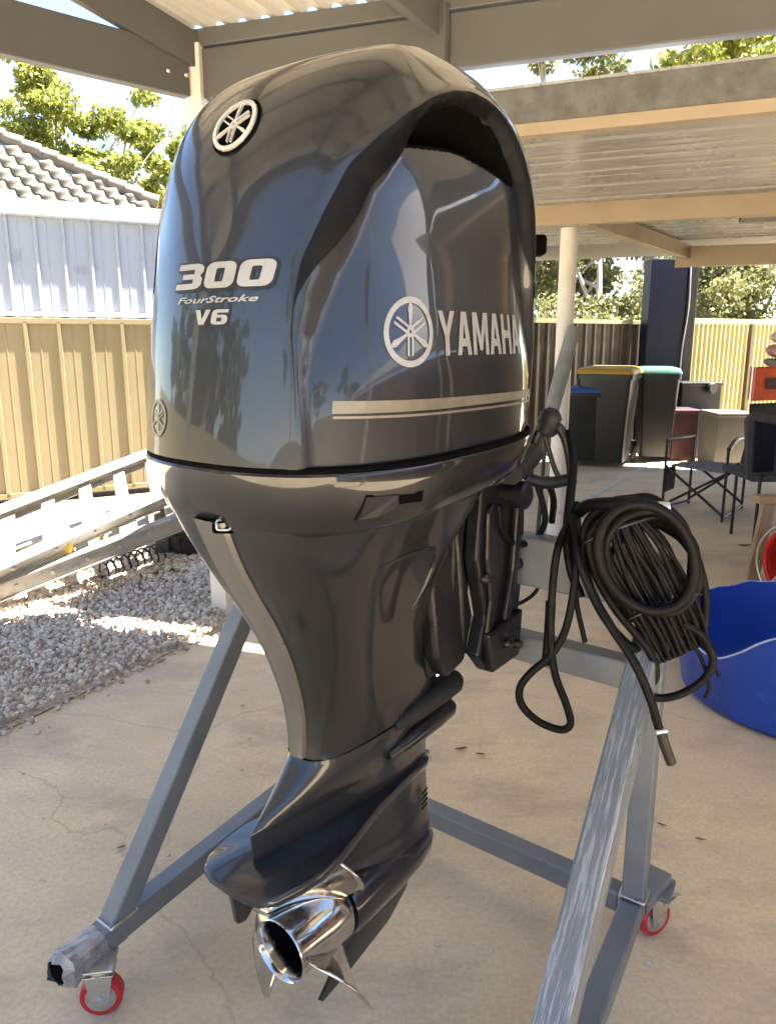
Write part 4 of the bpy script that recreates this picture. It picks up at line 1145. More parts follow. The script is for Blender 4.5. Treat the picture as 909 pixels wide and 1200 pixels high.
# anti-ventilation plate: outline in plan, domed slightly
def plate_outline():
    half = [(-0.124, 0.0), (-0.122, 0.045), (-0.114, 0.072), (-0.090, 0.094), (-0.045, 0.106), (0.01, 0.112), (0.07, 0.106), (0.15, 0.086), (0.24, 0.064), (0.34, 0.050), (0.45, 0.036), (0.49, 0.012)]
    return half + [(a, -o) for a, o in half[::-1]][0:]
po = plate_outline(); po = [p for i, p in enumerate(po) if i == 0 or p != po[i - 1]]
vs, fs = [], []
prof = [(0.965, -0.013), (1.0, -0.006), (1.0, 0.004), (0.97, 0.010), (0.55, 0.016), (0.2, 0.02)]
ca_ = 0.12
for sc_, dz in prof:
    for a_, o_ in po: vs.append(W(ca_ + (a_ - ca_) * sc_, o_ * sc_, 0.495 + dz))
m = len(po)
for r in range(len(prof) - 1):
    for c in range(m): fs.append((r * m + c, r * m + (c + 1) % m, (r + 1) * m + (c + 1) % m, (r + 1) * m + c))
fs.append(tuple(range(m))[::-1]); fs.append(tuple(range((len(prof) - 1) * m, len(prof) * m)))
pl = mesh_obj('ventilation_plate', vs, fs, M['paint'], motor); autosmooth(pl, 40)
# strut and torpedo
ST = [(0.490, 0.10, 0.482, 0.040, 0.30), (0.44, 0.165, 0.484, 0.036, 0.32), (0.38, 0.185, 0.490, 0.036, 0.33), (0.33, 0.175, 0.495, 0.045, 0.33), (0.27, 0.16, 0.495, 0.05, 0.33)]
loft('strut', ST, M['paint'], motor, n=64, na=1.6, nf=2.2, smooth=40)
MB().lathe([(0.0, 0.505), (0.014, 0.500), (0.030, 0.485), (0.046, 0.455), (0.058, 0.40), (0.065, 0.32), (0.069, 0.22), (0.070, 0.172), (0.066, 0.162), (0.0, 0.16)][::-1], W(0, 0, 0.28), axis=MF, n=40, cap=False).build('torpedo', M['paint'], motor, smooth=50)
# skeg
SKG = [(0.16, 0.25), (0.165, 0.15), (0.150, 0.125), (0.106, 0.083), (0.116, 0.073), (0.20, 0.086), (0.345, 0.122), (0.41, 0.165), (0.455, 0.245)]
sk = MB()
n = len(SKG); cxk, czk = 0.27, 0.20
vs = [W(a_, s_, z_) for s_ in (-0.003, 0.003) for a_, z_ in SKG] + [W(0.27, -0.012, 0.21), W(0.27, 0.012, 0.21)]
fs = [(i, (i + 1) % n, n + (i + 1) % n, n + i) for i in range(n)] + [(2 * n, (i + 1) % n, i) for i in range(n)] + [(2 * n + 1, n + i, n + (i + 1) % n) for i in range(n)]
sk.add(vs, fs).build('skeg', M['paint'], motor, smooth=35)
# water inlet
for sgn in (-1, 1):
    for q in range(4):
        MB().beam(W(0.425, sgn * 0.0375, 0.385 + q * 0.013), W(0.452, sgn * 0.033, 0.387 + q * 0.013), 0.002, 0.005).build('water_inlet', M['void'], motor)
# trim tab
MB().prism([(-0.06, 0.485), (-0.115, 0.482), (-0.105, 0.415), (-0.085, 0.41), (-0.05, 0.44)], W(0, 0, 0), MF, up, MS, -0.007, 0.007).build('trim_tab', M['paint2'], motor, bev=0.004)

# propeller ---------------------------------------------------------------------
prop = MB().lathe([(0.054, 0.03), (0.058, 0.012), (0.0615, 0.0), (0.0635, -0.002), (0.0650, 0.0), (0.0630, 0.012), (0.0625, 0.05), (0.066, 0.10), (0.0680, 0.145), (0.060, 0.158), (0.0, 0.158)], W(0, 0, 0.28), axis=MF, n=48, cap=False).build('propeller', M['steel'], motor, smooth=40)
MB().lathe([(0.0605, 0.004), (0.055, 0.03), (0.05, 0.12), (0.0, 0.125)], W(0, 0, 0.28), axis=MF, n=40, cap=False).build('exhaust_bore', M['void'], prop, smooth=40)
def blade(ang0):
    """ang0: angle of the blade's centre, seen from aft, measured from starboard towards up"""
    vs, fs = [], []
    NR, NC = 14, 17
    R0, R1 = 0.0625, 0.193
    for i in range(NR + 1):
        t = i / NR; r = R0 + (R1 - R0) * t
        half = (0.52 + 0.38 * math.sin(math.pi * min(1, t * 0.95 + 0.10))) * math.sqrt(max(0.0, 1 - max(0, (t - 0.45) / 0.55) ** 2.6))
        half = max(half, 0.02)
        sweep = 0.10 * t * t
        for j in range(NC):
            u = j / (NC - 1) * 2 - 1
            th = ang0 - u * half * (0.062 / max(r, 0.05)) ** 0.35 * 1.1 + sweep
            ax = 0.080 + u * half * 0.105 * (1 - 0.25 * t) - 0.012 * t
            vs.append(W(ax, r * math.cos(th), 0.28 + r * math.sin(th)))
    for i in range(NR):
        for j in range(NC - 1): fs.append((i * NC + j, i * NC + j + 1, (i + 1) * NC + j + 1, (i + 1) * NC + j))
    o = mesh_obj('blade', vs, fs, M['steel'], prop, smooth=True)
    md = o.modifiers.new('thick', 'SOLIDIFY'); md.thickness = 0.0055; md.offset = 0
    return o
for k in range(3): blade(math.radians(-30 + 120 * k))
# rigging boot and black control arms ahead of the bracket
rb = MB()
rp = lambda x, y, Y=1.72: at(x, y, Y)
rb.tube([rp(618, 562), rp(622, 535), rp(630, 508), rp(645, 496), rp(658, 506), rp(666, 530), rp(670, 566)], 0.011, n=10)
rb.tube([rp(616, 560), rp(640, 566), rp(668, 562)], 0.014, n=10)
rb.tube([rp(636, 505), rp(648, 545), rp(655, 560)], 0.006, n=8)
rb.build('steering_arm', M['black'], motor, smooth=60)
MB().lathe([(0.0, -0.03), (0.020, -0.03), (0.026, -0.022), (0.022, -0.012), (0.027, -0.004), (0.023, 0.006), (0.026, 0.014), (0.018, 0.024), (0.012, 0.03), (0.0, 0.031)], rp(643, 494), axis=(0.25, -0.2, 1), n=20).build('rigging_boot', M['rubber'], motor, smooth=60)
MB().tube([rp(600, 556, 1.6), rp(614, 545, 1.66), rp(626, 530, 1.7)], 0.022, n=10).build('rigging_neck', M['rubber'], motor, smooth=60)
MB().prism(rrect(-0.02, -0.02, 0.02, 0.02, 0.008), at(627, 288, 1.64), (1, 0, 0), (0, 0, 1), (0, -1, 0), -0.02, 0.02).build('cowl_latch', M['void'], motor, bev=0.004)

# ================================================================== ENGINE STAND
ZB = 0.145
A_ = on_z(75, 1135, ZB); B_ = on_z(374, 894, ZB); C_ = on_z(742, 1058, ZB); D_ = A_ + C_ - B_
stand = thing('engine_stand', ((A_ + C_) / 2) * Vector((1, 1, 0)) if False else (((A_ + C_) / 2).x, ((A_ + C_) / 2).y, 0), 'grey steel engine stand on red wheeled casters carrying the outboard motor', 'engine stand')
ab = (B_ - A_).normalized(); bc = (C_ - B_).normalized()
TU = 0.052
def rail(name, p, q, mat='stand', w=TU, h=TU, up_=(0, 0, 1), bev=0.005):
    return MB().beam(p, q, w, h, up=up_).build(name, M[mat], stand, bev=bev)
A_ = A_ + ab * 0.02
rail('base_rail', A_ + ab * 0.045, B_ + ab * 0.026)
rail('base_rail', D_ - ab * 0.10, C_ + ab * 0.024 - ab * 0.06)
rail('cross_rail', B_ + bc * 0.028, C_ - bc * 0.03)
rail('upright', B_ + up * 0.028, B_ + up * 0.83, up_=ab)
rail('upright', C_ + up * -0.03, C_ + up * 0.80, up_=ab)
zt = 0.745 - ZB
lbl = B_ - bc * 0.17
rail('lower_mount_beam', lbl + up * zt - ab * 0.055, C_ + bc * 0.02 + up * zt - ab * 0.055, h=0.065)
rail('transom_beam', B_ - bc * 0.1 + up * (0.96 - ZB) - ab * 0.06, C_ + bc * 0.02 + up * (0.96 - ZB) - ab * 0.06, w=0.06, h=0.115)
# braces: from the aft end of each base rail up to the upright heads
b_top = on_z(311, 652, 0.80)
b_top = at(318, 640, 2.08)
rail('brace', A_ + ab * 0.105 + up * 0.004, b_top, up_=bc)
wb0, wb1 = D_ + ab * 0.08 + up * 0.03, C_ + up * 0.70 - ab * 0.045
wz = (wb1 - wb0).normalized(); wx = (bc - wz * bc.dot(wz)).normalized(); wy = wz.cross(wx)
wb = mesh_obj('brace', *(lambda m: (m.v, m.f))(MB().box((-0.029, -0.029, 0), (0.029, 0.029, (wb1 - wb0).length))), M['stand_worn_sheen'])
recalc(wb); bevel(wb, 0.005); wb.parent = stand
wb.matrix_local = Matrix.Translation(wb0 - ORIG[stand.name]) @ Matrix((wx, wy, wz)).transposed().to_4x4()
MB().beam(A_ + ab * 0.065 + up * 0.001, A_ + ab * 0.13 + up * 0.001, TU + 0.003, TU + 0.003).build('weld_collar', M['stand'], stand, bev=0.004)
def weld(c, ax, ay, hx, hy, sd_):
    R = random.Random(sd_); pts = []
    for k in range(40):
        t = k / 40 * 4; side = int(t); f_ = (t - side) * 2 - 1
        x_, y_ = ((f_, -1), (1, f_), (-f_, 1), (-1, -f_))[side]
        pts.append(c + ax * x_ * (hx + R.uniform(0, .0015)) + ay * y_ * (hy + R.uniform(0, .0015)))
    MB().tube(pts, 0.0042, n=6, closed=True, smooth=0).build('weld_bead', M['zinc'], stand, smooth=70)
weld(C_ + up * 0.0285 - ab * 0.0, ab, bc, 0.027, 0.027, 1)
weld(A_ + ab * 0.125 + up * 0.0285, ab, bc, 0.036, 0.027, 2)
weld(C_ + up * 0.685 - ab * 0.027, up, bc, 0.036, 0.029, 3)
weld(C_ - bc * 0.029, ab, up, 0.027, 0.027, 4)
# crumpled silver wrapping on the open rail end
R = random.Random(3); vs, fs = [], []
nn = 18; sd_ = ab.cross(up)
for k in range(6):
    for i in range(nn):
        t = 2 * math.pi * i / nn
        c_, s_ = math.cos(t), math.sin(t); sq = 1 / max(abs(c_), abs(s_))
        rr = 0.031 * (0.75 * sq + 0.25) * (1 + R.uniform(-.10, .16)) * (1 if k < 4 else (1.15 if k == 4 else 0.75))
        vs.append(A_ + ab * (0.07 - k * 0.022 + R.uniform(-.006, .006)) + sd_ * c_ * rr + up * (s_ * rr))
for k in range(5):
    for i in range(nn): fs.append((k * nn + i, k * nn + (i + 1) % nn, (k + 1) * nn + (i + 1) % nn, (k + 1) * nn + i))
wr = mesh_obj('end_wrapping', vs, fs, M['tape'], stand)
MB().lathe([(0.0, 0), (0.026, 0.001)], A_ - ab * 0.035, axis=ab, n=12, cap=False).build('open_end', M['void'], stand)
# casters
def caster(p, head, lock=False):
    """p: point on the floor under the wheel; head: the wheel's rolling direction"""
    p, head = Vector(p), Vector(head).normalized(); ax = head.cross(up)
    r = 0.046
    c = p + up * r
    fork = MB()
    for s_ in (-1, 1):
        fork.prism([(-0.020, 0.0), (-0.014, -0.014), (0.012, -0.014), (0.020, 0.0), (0.030, 0.062), (-0.030, 0.062)], c, head, up, ax, s_ * 0.024 - 0.0015, s_ * 0.024 + 0.0015)
    fork.beam(c + up * 0.060 - head * 0.032, c + up * 0.060 + head * 0.032, 0.052, 0.004)
    fork.lathe([(0.028, 0.062), (0.028, 0.070), (0.022, 0.076)], c, n=20)
    fk = fork.build('caster_fork', M['zinc'], stand, bev=0.002)
    tyre = MB().lathe([(0.034, -0.016), (0.043, -0.017), (0.046, -0.012), (0.046, 0.012), (0.043, 0.017), (0.034, 0.016)], c, axis=ax, n=36).build('caster_wheel', M['red'], fk, smooth=40)
    MB().lathe([(0.010, -0.026), (0.012, -0.018), (0.033, -0.0175), (0.034, -0.014), (0.034, 0.014), (0.033, 0.0175), (0.012, 0.018), (0.010, 0.026)], c, axis=ax, n=28).build('wheel_hub', M['zinc'], fk, smooth=40)
    MB().lathe([(0.008, -0.030), (0.008, 0.030)], c, axis=ax, n=6).build('axle_bolt', M['zinc'], fk)
    MB().beam(c + up * 0.080 - head * 0.035, c + up * 0.080 + head * 0.035, 0.07, 0.006).build('top_plate', M['zinc'], fk, bev=0.002)
    if lock:
        k = MB(); k.beam(c + up * 0.058 + head * 0.02, c + up * 0.045 + head * 0.075, 0.04, 0.004); k.beam(c + up * 0.030 + head * 0.045, c + up * 0.046 + head * 0.075, 0.03, 0.003)
        k.build('brake_pedal', M['zinc'], fk, bev=0.001)
ca1 = on_z(122, 1183); caster((ca1.x, ca1.y, 0), (1, 0.15, 0))
cc1 = on_z(762, 1091); caster((cc1.x, cc1.y, 0), (0.9, 0.45, 0), True)
caster((B_.x, B_.y, 0), (1, 0.5, 0)); dd = D_ - ab * 0.03; caster((dd.x, dd.y, 0), (1, 0.2, 0))
# caster heads need height ZB-TU/2 = 0.119: a mounting block fills what the fork leaves
MB().prism(rrect(-0.045, -0.045, 0.045, 0.045, 0.006), Vector((cc1.x, cc1.y, 0.128)), ab, bc, up, 0, 0.010).build('caster_plate', M['stand'], stand, bev=0.002)
MB().beam(Vector((C_.x, C_.y, 0.150)) + (cc1 - C_).normalized() * 0.02, Vector((cc1.x, cc1.y, 0.150)) + (Vector((cc1.x, cc1.y, 0)) - Vector((C_.x, C_.y, 0))).normalized() * 0.03, 0.06, 0.030, up=up).build('caster_bracket', M['stand'], stand, bev=0.004)

# ================================================================== HOSES AND CABLES
def hose(name, pix, Y, r, label, cat='hose', mat='hose', closed=False, group=None, n=10, smooth=7):
    pts = []
    for i, p in enumerate(pix):
        yy = p[2] if len(p) > 2 else Y
        pts.append(at(p[0], p[1], yy))
    lo = min(pts, key=lambda q: q.z)
    o = MB().tube(pts, r, n=n, closed=closed, smooth=smooth).build(name, M[mat], smooth=70, origin=lo)
    return tag(o, label, cat, group)
def ell(cx, cy, rx, ry, tilt, Y, n=16, jit=0, seed=0, dy=0.0):
    R = random.Random(seed); c, s_ = math.cos(tilt), math.sin(tilt); out = []
    for k in range(n):
        t = 2 * math.pi * k / n; x, y = rx * math.cos(t), ry * math.sin(t)
        out.append((cx + x * c - y * s_ + R.uniform(-jit, jit), cy + x * s_ + y * c + R.uniform(-jit, jit), Y + dy * math.sin(t + 1)))
    return out
YC = 1.475
hose('coiled_hose', ell(757, 653, 53, 66, -0.55, YC - 0.05, dy=0.012), YC, 0.0105, 'thick black hose ring on the front of the coil over the stand upright', closed=True)
hose('coiled_hose', ell(764, 659, 51, 63, -0.5, YC - 0.025, dy=0.012, jit=1.5, seed=2), YC, 0.0095, 'second thick black hose ring just behind the front ring of the coil', closed=True)
hose('coiled_hose', [(700, 600), (684, 625), (684, 660), (695, 700), (720, 740), (752, 765), (790, 766), (820, 742), (826, 700), (815, 655), (790, 615), (750, 596)], YC + 0.02, 0.009, 'large loose black hose loop hanging lowest around the coil', closed=True)
bund = thing('cable_bundle', at(770, 770, YC + 0.0), 'tight bundle of thin black cables running diagonally through the hose coil', 'cable bundle')
for k in range(20):
    dx = (k % 10 - 4.5) * 8; dz = 0.011 * (k // 10)
    R = random.Random(50 + k)
    pix = [(722 + dx * 0.75 + 4, 607 + abs(dx) * 0.12 - 2, YC - 0.02 + dz), (742 + dx + R.uniform(-3, 3), 645 - dx * 0.28, YC - 0.03 + dz), (764 + dx + R.uniform(-3, 3), 688 - dx * 0.30, YC - 0.022 + dz), (786 + dx * 0.9 + R.uniform(-3, 3), 732 - dx * 0.30, YC - 0.012 + dz), (800 + dx * 0.8, 765 - dx * 0.35, YC + 0.0 + dz)]
    MB().tube([at(*p) for p in pix], 0.0042 + 0.0009 * (k % 3), n=8, smooth=6).build('cable', M['hose'], bund, smooth=70)
for (x_, y_) in ((726, 622), (778, 712)):
    e_ = []
    for q in range(14):
        an = 2 * math.pi * q / 14; e_.append(at(x_ + 46 * math.cos(an) * 0.93, y_ - 46 * math.cos(an) * 0.34 + 4 * math.sin(an), YC - 0.012 + 0.024 * math.sin(an)))
    MB().tube(e_, 0.003, n=6, closed=True, smooth=2).build('cable_tie', M['black'], bund, smooth=60)
for k in range(4):
    hose('coiled_hose', ell(752 + 5 * k, 648 + 9 * k, 58 - 2 * k, 68 - 3 * k, -0.55 + 0.06 * k, YC + 0.035 + 0.018 * k, jit=3, seed=9 + k), YC, 0.0085, ('thin black hose turn at the back of the coil', 'next thin hose turn further back in the coil', 'third thin hose turn deep inside the coil', 'rearmost thin hose turn of the coil against the upright')[k], closed=True)
hose('drooping_hose', [(700, 612), (690, 632), (697, 672), (722, 716), (758, 760), (768, 790), (758, 812), (775, 818), (800, 812), (825, 795), (835, 772), (822, 745), (800, 730)], YC - 0.01, 0.0085, 'black hose drooping in a small loop in front of the blue tub')
hose('frayed_cable', [(800, 728), (822, 752), (842, 792)], YC, 0.004, 'thin frayed black cable end poking right over the blue tub', 'cable')
hose('frayed_cable', [(790, 735), (815, 760), (830, 800), (826, 818)], YC, 0.004, 'thin black cable tip hanging beside the drooping loop', 'cable')
hose('hanging_hose', [(672, 605, 1.55), (676, 650, 1.46), (696, 700, 1.43), (716, 735, 1.40), (742, 775, 1.37), (760, 815, 1.36), (770, 848, 1.36), (776, 866, 1.36)], YC - 0.04, 0.0088, 'long black hose falling past the brace to a brown fuel connector')
hose('fuel_connector', [(774, 858), (778, 872), (786, 894)], 1.36, 0.0105, 'dark brown cylindrical connector at the end of the long hanging hose', 'connector', 'plugbrown', smooth=3)
hose('hose_clip', [(768, 858), (781, 856)], 1.355, 0.006, 'bright metal clip on the hose above the brown connector', 'clip', 'zinc', smooth=0)
hose('looped_hose', [(672, 600, 1.6), (654, 640), (647, 690), (645, 745), (650, 790), (663, 825), (668, 848), (656, 855), (630, 845), (611, 826), (609, 806), (622, 788), (645, 768), (662, 738), (672, 690), (676, 640), (675, 590, 1.6)], 1.52, 0.0085, 'black hose dangling in a teardrop loop left of the stand brace')
hose('short_hose', [(645, 705), (643, 740), (640, 778)], 1.535, 0.011, 'short stiff black hose hanging straight beside the teardrop loop', smooth=4)
hose('short_cable', [(672, 680), (676, 712), (685, 752)], 1.55, 0.006, 'short black cable hanging over the lower mount beam', 'cable')
hose('rising_hose', [(667, 505, 1.7), (671, 540, 1.66), (668, 580, 1.6), (664, 625, 1.56), (668, 665, 1.54), (680, 700, 1.52)], 1.6, 0.010, 'black hose climbing from the coil to the steering arm')
hose('rigging_hose', [(584, 592, 1.62), (588, 622, 1.63), (603, 637, 1.66), (624, 634, 1.7), (638, 612, 1.72), (634, 584, 1.72), (626, 560, 1.72)], 1.7, 0.0075, 'short black rigging loop hanging between the bracket and steering arm')
hose('rigging_hose', [(640, 560, 1.72), (648, 585, 1.74), (646, 612, 1.76)], 1.74, 0.008, 'black rigging stub hanging straight below the steering arm')
hose('thin_cable', [(578, 711, 1.95), (606, 708, 1.97), (627, 694, 1.98), (630, 678, 1.98), (614, 668, 1.98), (590, 662, 1.97)], 1.9, 0.0055, 'thin black cable curling out between the two mount beams', 'cable')
hose('thick_hose', [(678, 600, 1.56), (690, 592, 1.52), (715, 590, 1.48), (745, 590, 1.46), (772, 596, 1.45)], 1.5, 0.013, 'thick black hose end with metal fitting lying over the top of the coil')
hose('hose_fitting', [(770, 594, 1.45), (783, 594, 1.45)], 1.45, 0.011, 'small bright metal fitting on the hose end above the coil', 'fitting', 'zinc', smooth=0)

# ================================================================== BLUE TUB
tubc = Vector((1.79, 2.99, 0))
tub = thing('tub', tubc, 'big round bright blue plastic tub with wavy cut rim at the right edge', 'tub')
TH_A = np.radians([0, 60, 124, 175, 205, 216, 226, 245, 270, 320, 360]); TH_H = np.array([0.36, 0.32, 0.30, 0.27, 0.25, 0.34, 0.42, 0.45, 0.46, 0.42, 0.36])
vs, fs = [], []
NTB = 120
for i in range(NTB):
    th = 2 * math.pi * i / NTB
    h = float(np.interp(th, TH_A, TH_H)) + 0.006 * math.sin(th * 9) + 0.004 * math.sin(th * 23 + 1)
    d = Vector((math.cos(th), math.sin(th), 0))
    for r_, z_ in ((0.0, 0.002), (0.50, 0.002), (0.525, 0.02), (0.565, h - 0.004), (0.568, h), (0.560, h + 0.001), (0.518, 0.022), (0.0, 0.014)):
        vs.append(tubc + d * r_ + up * z_)
for i in range(NTB):
    j = (i + 1) % NTB
    for q in range(7): fs.append((i * 8 + q, j * 8 + q, j * 8 + q + 1, i * 8 + q + 1))
tb_ = mesh_obj('bucket', vs, fs, M['tub'], tub); autosmooth(tb_, 45)
rim = []
for i in range(NTB):
    th = 2 * math.pi * i / NTB
    h = float(np.interp(th, TH_A, TH_H)) + 0.006 * math.sin(th * 9) + 0.004 * math.sin(th * 23 + 1)
    rim.append(tubc + Vector((math.cos(th), math.sin(th), 0)) * 0.564 + up * (h + 0.0015))
MB().tube(rim, 0.0045, n=6, closed=True, smooth=0).build('scuffed_rim', M['tub_worn'], tub, smooth=60)

# ================================================================== LADDERS
def ladder(name, a0, a1, b0, b1, n, label, mat='alu', rail_h=0.10, cap_mat=None):
    a0, a1, b0, b1 = map(Vector, (a0, a1, b0, b1))
    lo = min((a0, a1, b0, b1), key=lambda q: q.z)
    t = thing(name, lo, label, 'ladder', 'ladders on the gravel')
    nrm = (a1 - a0).cross(b0 - a0).normalized()
    if nrm.z < 0: nrm = -nrm
    acr = (b0 - a0).normalized()
    for p, q, s_ in ((a0, a1, 1), (b0, b1, -1)):
        m = MB(); m.beam(p, q, 0.012, rail_h, up=nrm); 
        for e in (-1, 1): m.beam(p + acr * s_ * 0.014 + nrm * e * (rail_h / 2 - 0.002), q + acr * s_ * 0.014 + nrm * e * (rail_h / 2 - 0.002), 0.060, 0.010, up=nrm)
        m.build('rail', M[mat], t)
    for i in range(n):
        f = (i + 0.5) / n
        MB().beam(a0.lerp(a1, f), b0.lerp(b1, f), 0.075, 0.030, up=nrm).build('rung', M[mat], t, bev=0.006)
    if cap_mat:
        MB().beam(b0.lerp(b1, 0.0) - acr * -0.003, b0.lerp(b1, 0.33) - acr * -0.003, 0.003, rail_h * 0.7, up=nrm).build('label_strip', M[cap_mat], t)
    return t
def ext(p, q, a, b): return p + (q - p) * a, p + (q - p) * b
a0, a1 = on_z(0, 602, 0.50), on_z(175, 534, 0.70)
b0_, b1_ = on_z(0, 672, 0.25), on_z(187, 588, 0.45)
a0, a1 = ext(a0, a1, -0.55, 1.35); b0_, b1_ = ext(b0_, b1_, -0.55, 1.35)
ladder('ladder', a0, a1, b0_, b1_, 8, 'upper of two pale aluminium ladders lying against the tan fence')
d0, d1 = on_z(0, 694, 0.14), on_z(212, 612, 0.32)
d0, d1 = ext(d0, d1, -0.4, 1.05)
of = Vector((-0.14, 0.36, 0.09))
ladder('ladder', d0 + of, d1 + of, d0, d1, 8, 'lower aluminium ladder with teal marked rail next to the gravel', cap_mat='teal')
# block carrying the ladders' raised far end
bl = (a1.lerp(b1_, 0.5))
tag(MB().box((-0.2, -0.15, 0), (0.2, 0.15, 0.36), at=(bl.x - 0.05, bl.y - 0.1, 0)).build('besser_block', M['greybox'], bev=0.01), 'grey concrete block propping the ladders behind the carport post', 'block')
yb = on_z(75, 640, 0.30)
tag(MB().box((-0.05, -0.03, -0.07), (0.05, 0.03, 0.05), at=yb).build('yellow_bracket', M['yellow'], bev=0.01, origin=yb), 'small yellow plastic bracket between the ladder rails', 'bracket')
yc = at(128, 624, yb.y + 0.35)
tag(MB().tube([yc + Vector((-0.06, 0, -0.08)), yc + Vector((-0.04, 0, 0.0)), yc + Vector((0.0, 0, 0.03)), yc + Vector((0.05, 0, 0.0)), yc + Vector((0.04, 0, -0.05)), yc + Vector((0.0, 0, -0.04))], 0.014, n=8).build('yellow_strap', M['yellow'], smooth=60, origin=yc), 'curled yellow strap tied to the lower ladder', 'strap')
# coil of black spiral hose and a tyre below the ladders
hx0, hx1 = on_z(118, 672, 0.05), on_z(192, 650, 0.05)
pts = []
dvec = (hx1 - hx0)
sidev = dvec.cross(up).normalized()
for i in range(9 * 12 + 1):
    t = i / (9 * 12); an = 2 * math.pi * i / 12
    pts.append(hx0 + dvec * t + sidev * 0.062 * math.sin(an) + up * (0.02 + 0.062 * math.cos(an)))
tag(MB().tube(pts, 0.0065, n=6, smooth=2).build('spiral_hose', M['rubber'], smooth=70, origin=hx0), 'black spiral air hose coiled on the gravel under the ladders', 'hose')
ty = on_z(218, 655, 0.0)
tyr = thing('tyre', ty, 'black rubber tyre lying flat on the gravel under the ladder ends', 'tyre')
MB().lathe([(0.17, 0.03), (0.20, 0.005), (0.27, 0.0), (0.31, 0.03), (0.32, 0.09), (0.31, 0.15), (0.27, 0.18), (0.20, 0.175), (0.17, 0.15)], ty + Vector((0.06, 0.25, 0.02)), n=48, cap=False).build('casing', M['tyre'], tyr, smooth=40)
for i in range(0, 48, 2):
    an = 2 * math.pi * i / 48; c_ = ty + Vector((0.06, 0.25, 0.02)) + Vector((math.cos(an) * 0.319, math.sin(an) * 0.319, 0))
    MB().beam(c_ + up * 0.04, c_ + up * 0.14, 0.018, 0.012, up=(math.cos(an), math.sin(an), 0)).build('tread_block', M['tyre'], tyr)

# ================================================================== BACKGROUND RIGHT: bins, chairs, boxes
def wheelie_bin(loc, rotz, lid_mat, label, h=1.0, w=0.56, d=0.62):
    t = thing('wheelie_bin', (0, 0, 0), label, 'bin', 'wheelie bins against the dark fence')
    vs = []
    for z, k in ((0.06, 0.80), (h * 0.88, 0.98), (h * 0.88, 1.04), (h * 0.93, 1.04)):
        for x, y in rrect(-w / 2 * k, -d / 2 * k, w / 2 * k, d / 2 * k, 0.05): vs.append((x, y, z))
    m = len(vs) // 4
    fs = [(r * m + i, r * m + (i + 1) % m, (r + 1) * m + (i + 1) % m, (r + 1) * m + i) for r in range(3) for i in range(m)] + [tuple(range(m))[::-1]]
    o = mesh_obj('body', vs, fs, M['bin'], t); autosmooth(o, 40)
    vs = []
    for z, k in ((h * 0.935, 1.07), (h * 0.955, 1.07), (h * 0.99, 0.98), (h * 1.005, 0.75)):
        for x, y in rrect(-w / 2 * k, -d / 2 * k, w / 2 * k, d / 2 * k, 0.06): vs.append((x, y, z))
    fs = [(r * m + i, r * m + (i + 1) % m, (r + 1) * m + (i + 1) % m, (r + 1) * m + i) for r in range(3) for i in range(m)] + [tuple(range(m))[::-1], tuple(range(3 * m, 4 * m))]
    o = mesh_obj('lid', vs, fs, M[lid_mat], t); autosmooth(o, 40)
    MB().tube([(-w * 0.4, d / 2 + 0.02, h * 0.94), (-w * 0.4, d / 2 + 0.09, h * 0.95), (w * 0.4, d / 2 + 0.09, h * 0.95), (w * 0.4, d / 2 + 0.02, h * 0.94)], 0.014, n=8, smooth=0).build('handle', M['bin'], t, smooth=60)
    for s_ in (-1, 1):
        MB().lathe([(0.05, -0.025), (0.09, -0.025), (0.10, -0.015), (0.10, 0.015), (0.09, 0.025), (0.05, 0.025)], (s_ * w * 0.46, d * 0.42, 0.10), axis=(1, 0, 0), n=20).build('wheel', M['tyre'], t, smooth=40)
    t.location = loc; t.rotation_euler = (0, 0, rotz)
    return t
def gr(x, y): 
    p = on_z(x, y); return Vector((p.x, p.y, 0))
p = gr(716, 548); wheelie_bin(p + Vector((0.0, 0.30, 0)), -0.45, 'lid_y', 'black wheelie bin with yellow lid, tallest in the row', 1.16, 0.62, 0.70)
p = gr(766, 541); wheelie_bin(p + Vector((0.05, 0.25, 0)), -0.2, 'lid_g', 'black wheelie bin with green lid at the right end of the row', 1.14, 0.46, 0.6)
p = gr(680, 545); wheelie_bin(p + Vector((0.0, 0.1, 0)), -0.1, 'lid_b', 'short black wheelie bin with blue lid behind the round post', 0.93, 0.48, 0.5)
# navy cabinet standing behind the bins
nb = at(772, 460, 10.35); nw_ = 0.72
cab = thing('cabinet', (nb.x, nb.y, 0), 'tall dark navy cabinet standing behind the green lidded bin', 'cabinet')
zt_ = at(770, 303, 10.35).z
MB().box((-0.22, 0, 0.02), (0.26, 0.3, zt_), at=(nb.x, nb.y, 0)).build('door', M['navy'], cab, bev=0.01)
MB().box((0.262, -0.02, 0.0), (0.39, 0.32, zt_ + 0.01), at=(nb.x, nb.y, 0)).build('side_panel', M['black'], cab, bev=0.01)
MB().tube([(nb.x + 0.27, nb.y - 0.03, zt_), (nb.x + 0.29, nb.y - 0.03, 1.9), (nb.x + 0.25, nb.y - 0.03, 1.4), (nb.x + 0.24, nb.y - 0.03, 0.9)], 0.008, n=6).build('white_cable', M['white'], cab, smooth=60)
# leaning grey umbrella and a red cloth by the round post
u0, u1 = at(672, 384, pp.y - 0.10), at(647, 478, pp.y - 0.22)
umb = thing('umbrella', (u1.x, u1.y, 0), 'folded grey umbrella leaning against the round white post', 'umbrella')
MB().tube([u0, u0.lerp(u1, 0.5), u1, u1 + (u1 - u0) * 0.3], lambda t: 0.055 - 0.012 * abs(2 * t - 0.8), n=10).build('canopy', M['umb'], umb, smooth=60)
MB().tube([u1 + (u1 - u0) * 0.3, Vector((u1.x - 0.1, u1.y - 0.15, 0.0))], 0.014, n=8, smooth=0).build('pole', M['frame'], umb, smooth=60)
